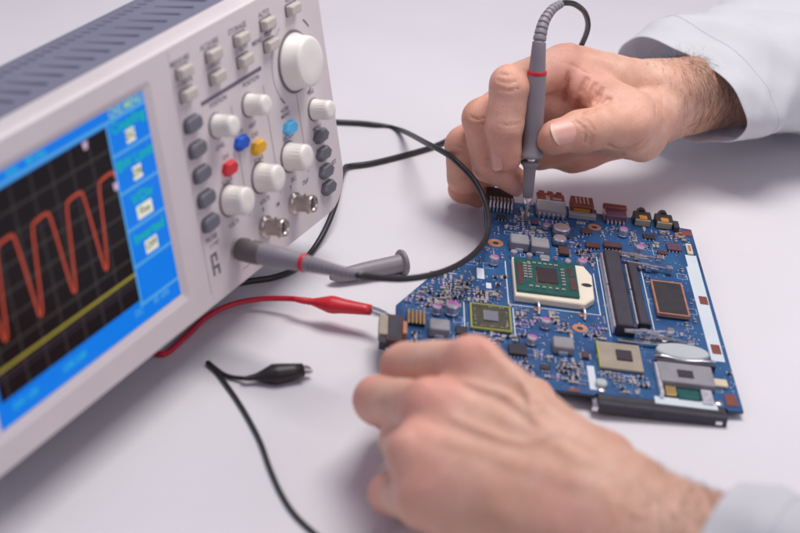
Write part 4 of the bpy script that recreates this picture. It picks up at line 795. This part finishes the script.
for a, b_, r0_, r1_ in ((wr+V(-.2, 1.4, .6), I[0], 1.5, 1.05), (wr+V(0, .5, .7), Md[0], 1.5, 1.05), (wr+V(0, -.4, .4), Rg[0], 1.5, 1.02), (wr+V(-.2, -1.2, -.2), Pk[0], 1.45, .98), (wr+V(-.8, -.9, -1.0), V(2.9, -22.3, 2.6), 1.5, 1.3), (wr+V(-.8, .9, -.6), V(4.2, -18.6, 3.8), 1.4, 1.2)): f.cap(a, b_, r0_, r1_, 1.1)
f.cap(wr+V(0, .7, .2), (16.5, -29.0, 4.4), 1.9, 2.4, .9); f.cap(wr+V(0, -.7, -.2), (16.5, -31.0, 4.0), 1.85, 2.3, .9)
for pts, rad in ((I, IR), (Md, MR), (Rg, RR), (Pk, PR)): f.merge(f.chain(pts, rad, .25), .2)
t = f.chain(Th, TR, .4); f.merge(t, .5)
for a, r_ in ((I[0], .62), (Md[0], .66), (Rg[0], .62), (Pk[0], .55)): f.cap(V(*a)+V(-.1, .1, .30), V(*a)+V(.4, -.15, .36), r_, r_*.9, .5)
for a, b_ in ((wr+V(-.6, .9, 2.0), V(*I[0])+V(.3, -.2, .95)), (wr+V(-.6, .3, 2.1), V(*Md[0])+V(.4, 0, .9)), (wr+V(-.6, -.5, 1.75), V(*Rg[0])+V(.4, 0, .88))): f.cap(a, b_, .11, .10, .5)
def on_back(x, y):                          # height of the back of the hand above a point of the bench
    i, j = int(round((x-f.lo[0])/f.res)), int(round((y-f.lo[1])/f.res)); k = np.where(f.g[i, j] < 0)[0]; return (x, y, f.lo[2]+f.res*k.max()+.01)
for line, r_ in (([(7.6, -24.0), (6.6, -23.2), (5.4, -22.6), (4.4, -21.4), (3.3, -20.6), (2.6, -20.2)], .07), ([(6.0, -23.0), (4.8, -23.2), (3.6, -22.7), (2.4, -21.8)], .06), ([(5.2, -22.4), (4.8, -20.8), (4.2, -19.6)], .055), ([(8.6, -24.0), (9.6, -24.2), (11, -25.2)], .07)):
    vein = curve([on_back(*q) for q in line], 4)
    for i in range(len(vein)-1): f.cap(vein[i], vein[i+1], r_, r_, .22)
flush = [(V(*I[0])+V(0, 0, .9), 1.3, .55), (V(*Md[0])+V(0, 0, .9), 1.3, .6), (V(*Rg[0])+V(0, 0, .9), 1.3, .5), (V(*Pk[0])+V(0, 0, .9), 1.3, .45), (I[1], 1.4, .45), (Md[1], 1.6, .75), (Rg[1], 1.5, .8), (Pk[1], 1.5, .85), (Pk[2], 1.5, .8)]
tan = [((9.5, -24.2, 6.0), 2.0, .6), ((12, -25.5, 6.5), 3.0, .8), ((15, -27, 6.5), 4, .9), ((7.5, -20.5, 5.5), 1.8, .4)]
lh, v_, F_ = hand('hand', 'left hand resting knuckles up on the near edge of the circuit board, in the foreground', f, flush, tan, (5, -20, 0))
fx = unit(V(8.4, -5.2, .1))
hairs(lh, v_, F_, lambda v, n: np.clip((v-wr)@fx-.2, 0, 2.5)*np.clip(n[:, 2]+.35+n[:, 1]*.4, 0, 1)*(((v-wr)@fx) < 4.0), lambda p, n: -fx*.3+V(.1, .8, .1), 900, .3, .6, .0055, .1)
nail(lh, V(*I[3]), V(*I[3])-V(*I[2]), V(-.4, .4, .8), .66, 1.05, .8, .4); nail(lh, V(*Th[3]), V(*Th[3])-V(*Th[2]), V(.7, .2, .7), .80, 1.25, .8, .45)
sleeve(lh, [(11.2, -26.6, 4.2), (14, -28.2, 4.3), (18, -30.6, 4.4), (25, -35, 4.6)], 3.3, 2.9, seed=11)

# ------------------------------------------------------------------ light and camera
w = bpy.data.worlds.new('World'); scene.world = w; w.use_nodes = True
w.node_tree.nodes['Background'].inputs['Color'].default_value = (.78, .74, 1.0, 1); w.node_tree.nodes['Background'].inputs['Strength'].default_value = .36
def lamp(name, loc, aim, size, power, col, sy=None):
    l = bpy.data.lights.new(name, 'AREA'); l.energy = power; l.size = size; l.color = col
    if sy: l.shape = 'RECTANGLE'; l.size_y = sy
    o = bpy.data.objects.new(name, l); COL.objects.link(o); o.location = loc; d = Vector(aim)-Vector(loc); o.rotation_euler = d.to_track_quat('-Z', 'Y').to_euler(); return o
lamp('ceiling_lamp', (.12, .17, .78), (.06, .02, 0), .45, 6.3, (1, .965, .94), .38)
lamp('side_light', (.9, -.75, .75), (0, 0, .05), .7, 2.3, (.95, .93, 1))  # added fill from the right front to brighten the scope panel
lamp('side_light', (-.95, -.75, .8), (0, 0, .05), .5, 1.5, (.90, .92, 1))
cam = bpy.data.cameras.new('camera'); co = bpy.data.objects.new('camera', cam); COL.objects.link(co); scene.camera = co
th, ro, d = .498, -.095, .8245
fw = Vector((0, math.cos(th), -math.sin(th))); r_ = Vector((1, 0, 0)); dn = Vector((0, -math.sin(th), -math.cos(th)))
x = r_*math.cos(ro)+dn*math.sin(ro); y = -(-r_*math.sin(ro)+dn*math.cos(ro))
mw = Matrix((x, y, -fw)).transposed().to_4x4(); mw.translation = Vector((0, -d*math.cos(th), d*math.sin(th))); co.matrix_world = mw
cam.sensor_width = 36; cam.lens = 1722.4/800*36; cam.clip_start = .02; cam.clip_end = 20
cam.dof.use_dof = True; cam.dof.focus_distance = .838; cam.dof.aperture_fstop = 8.2
scene.view_settings.view_transform = 'Standard'; scene.view_settings.look = 'None'; scene.view_settings.exposure = -.10
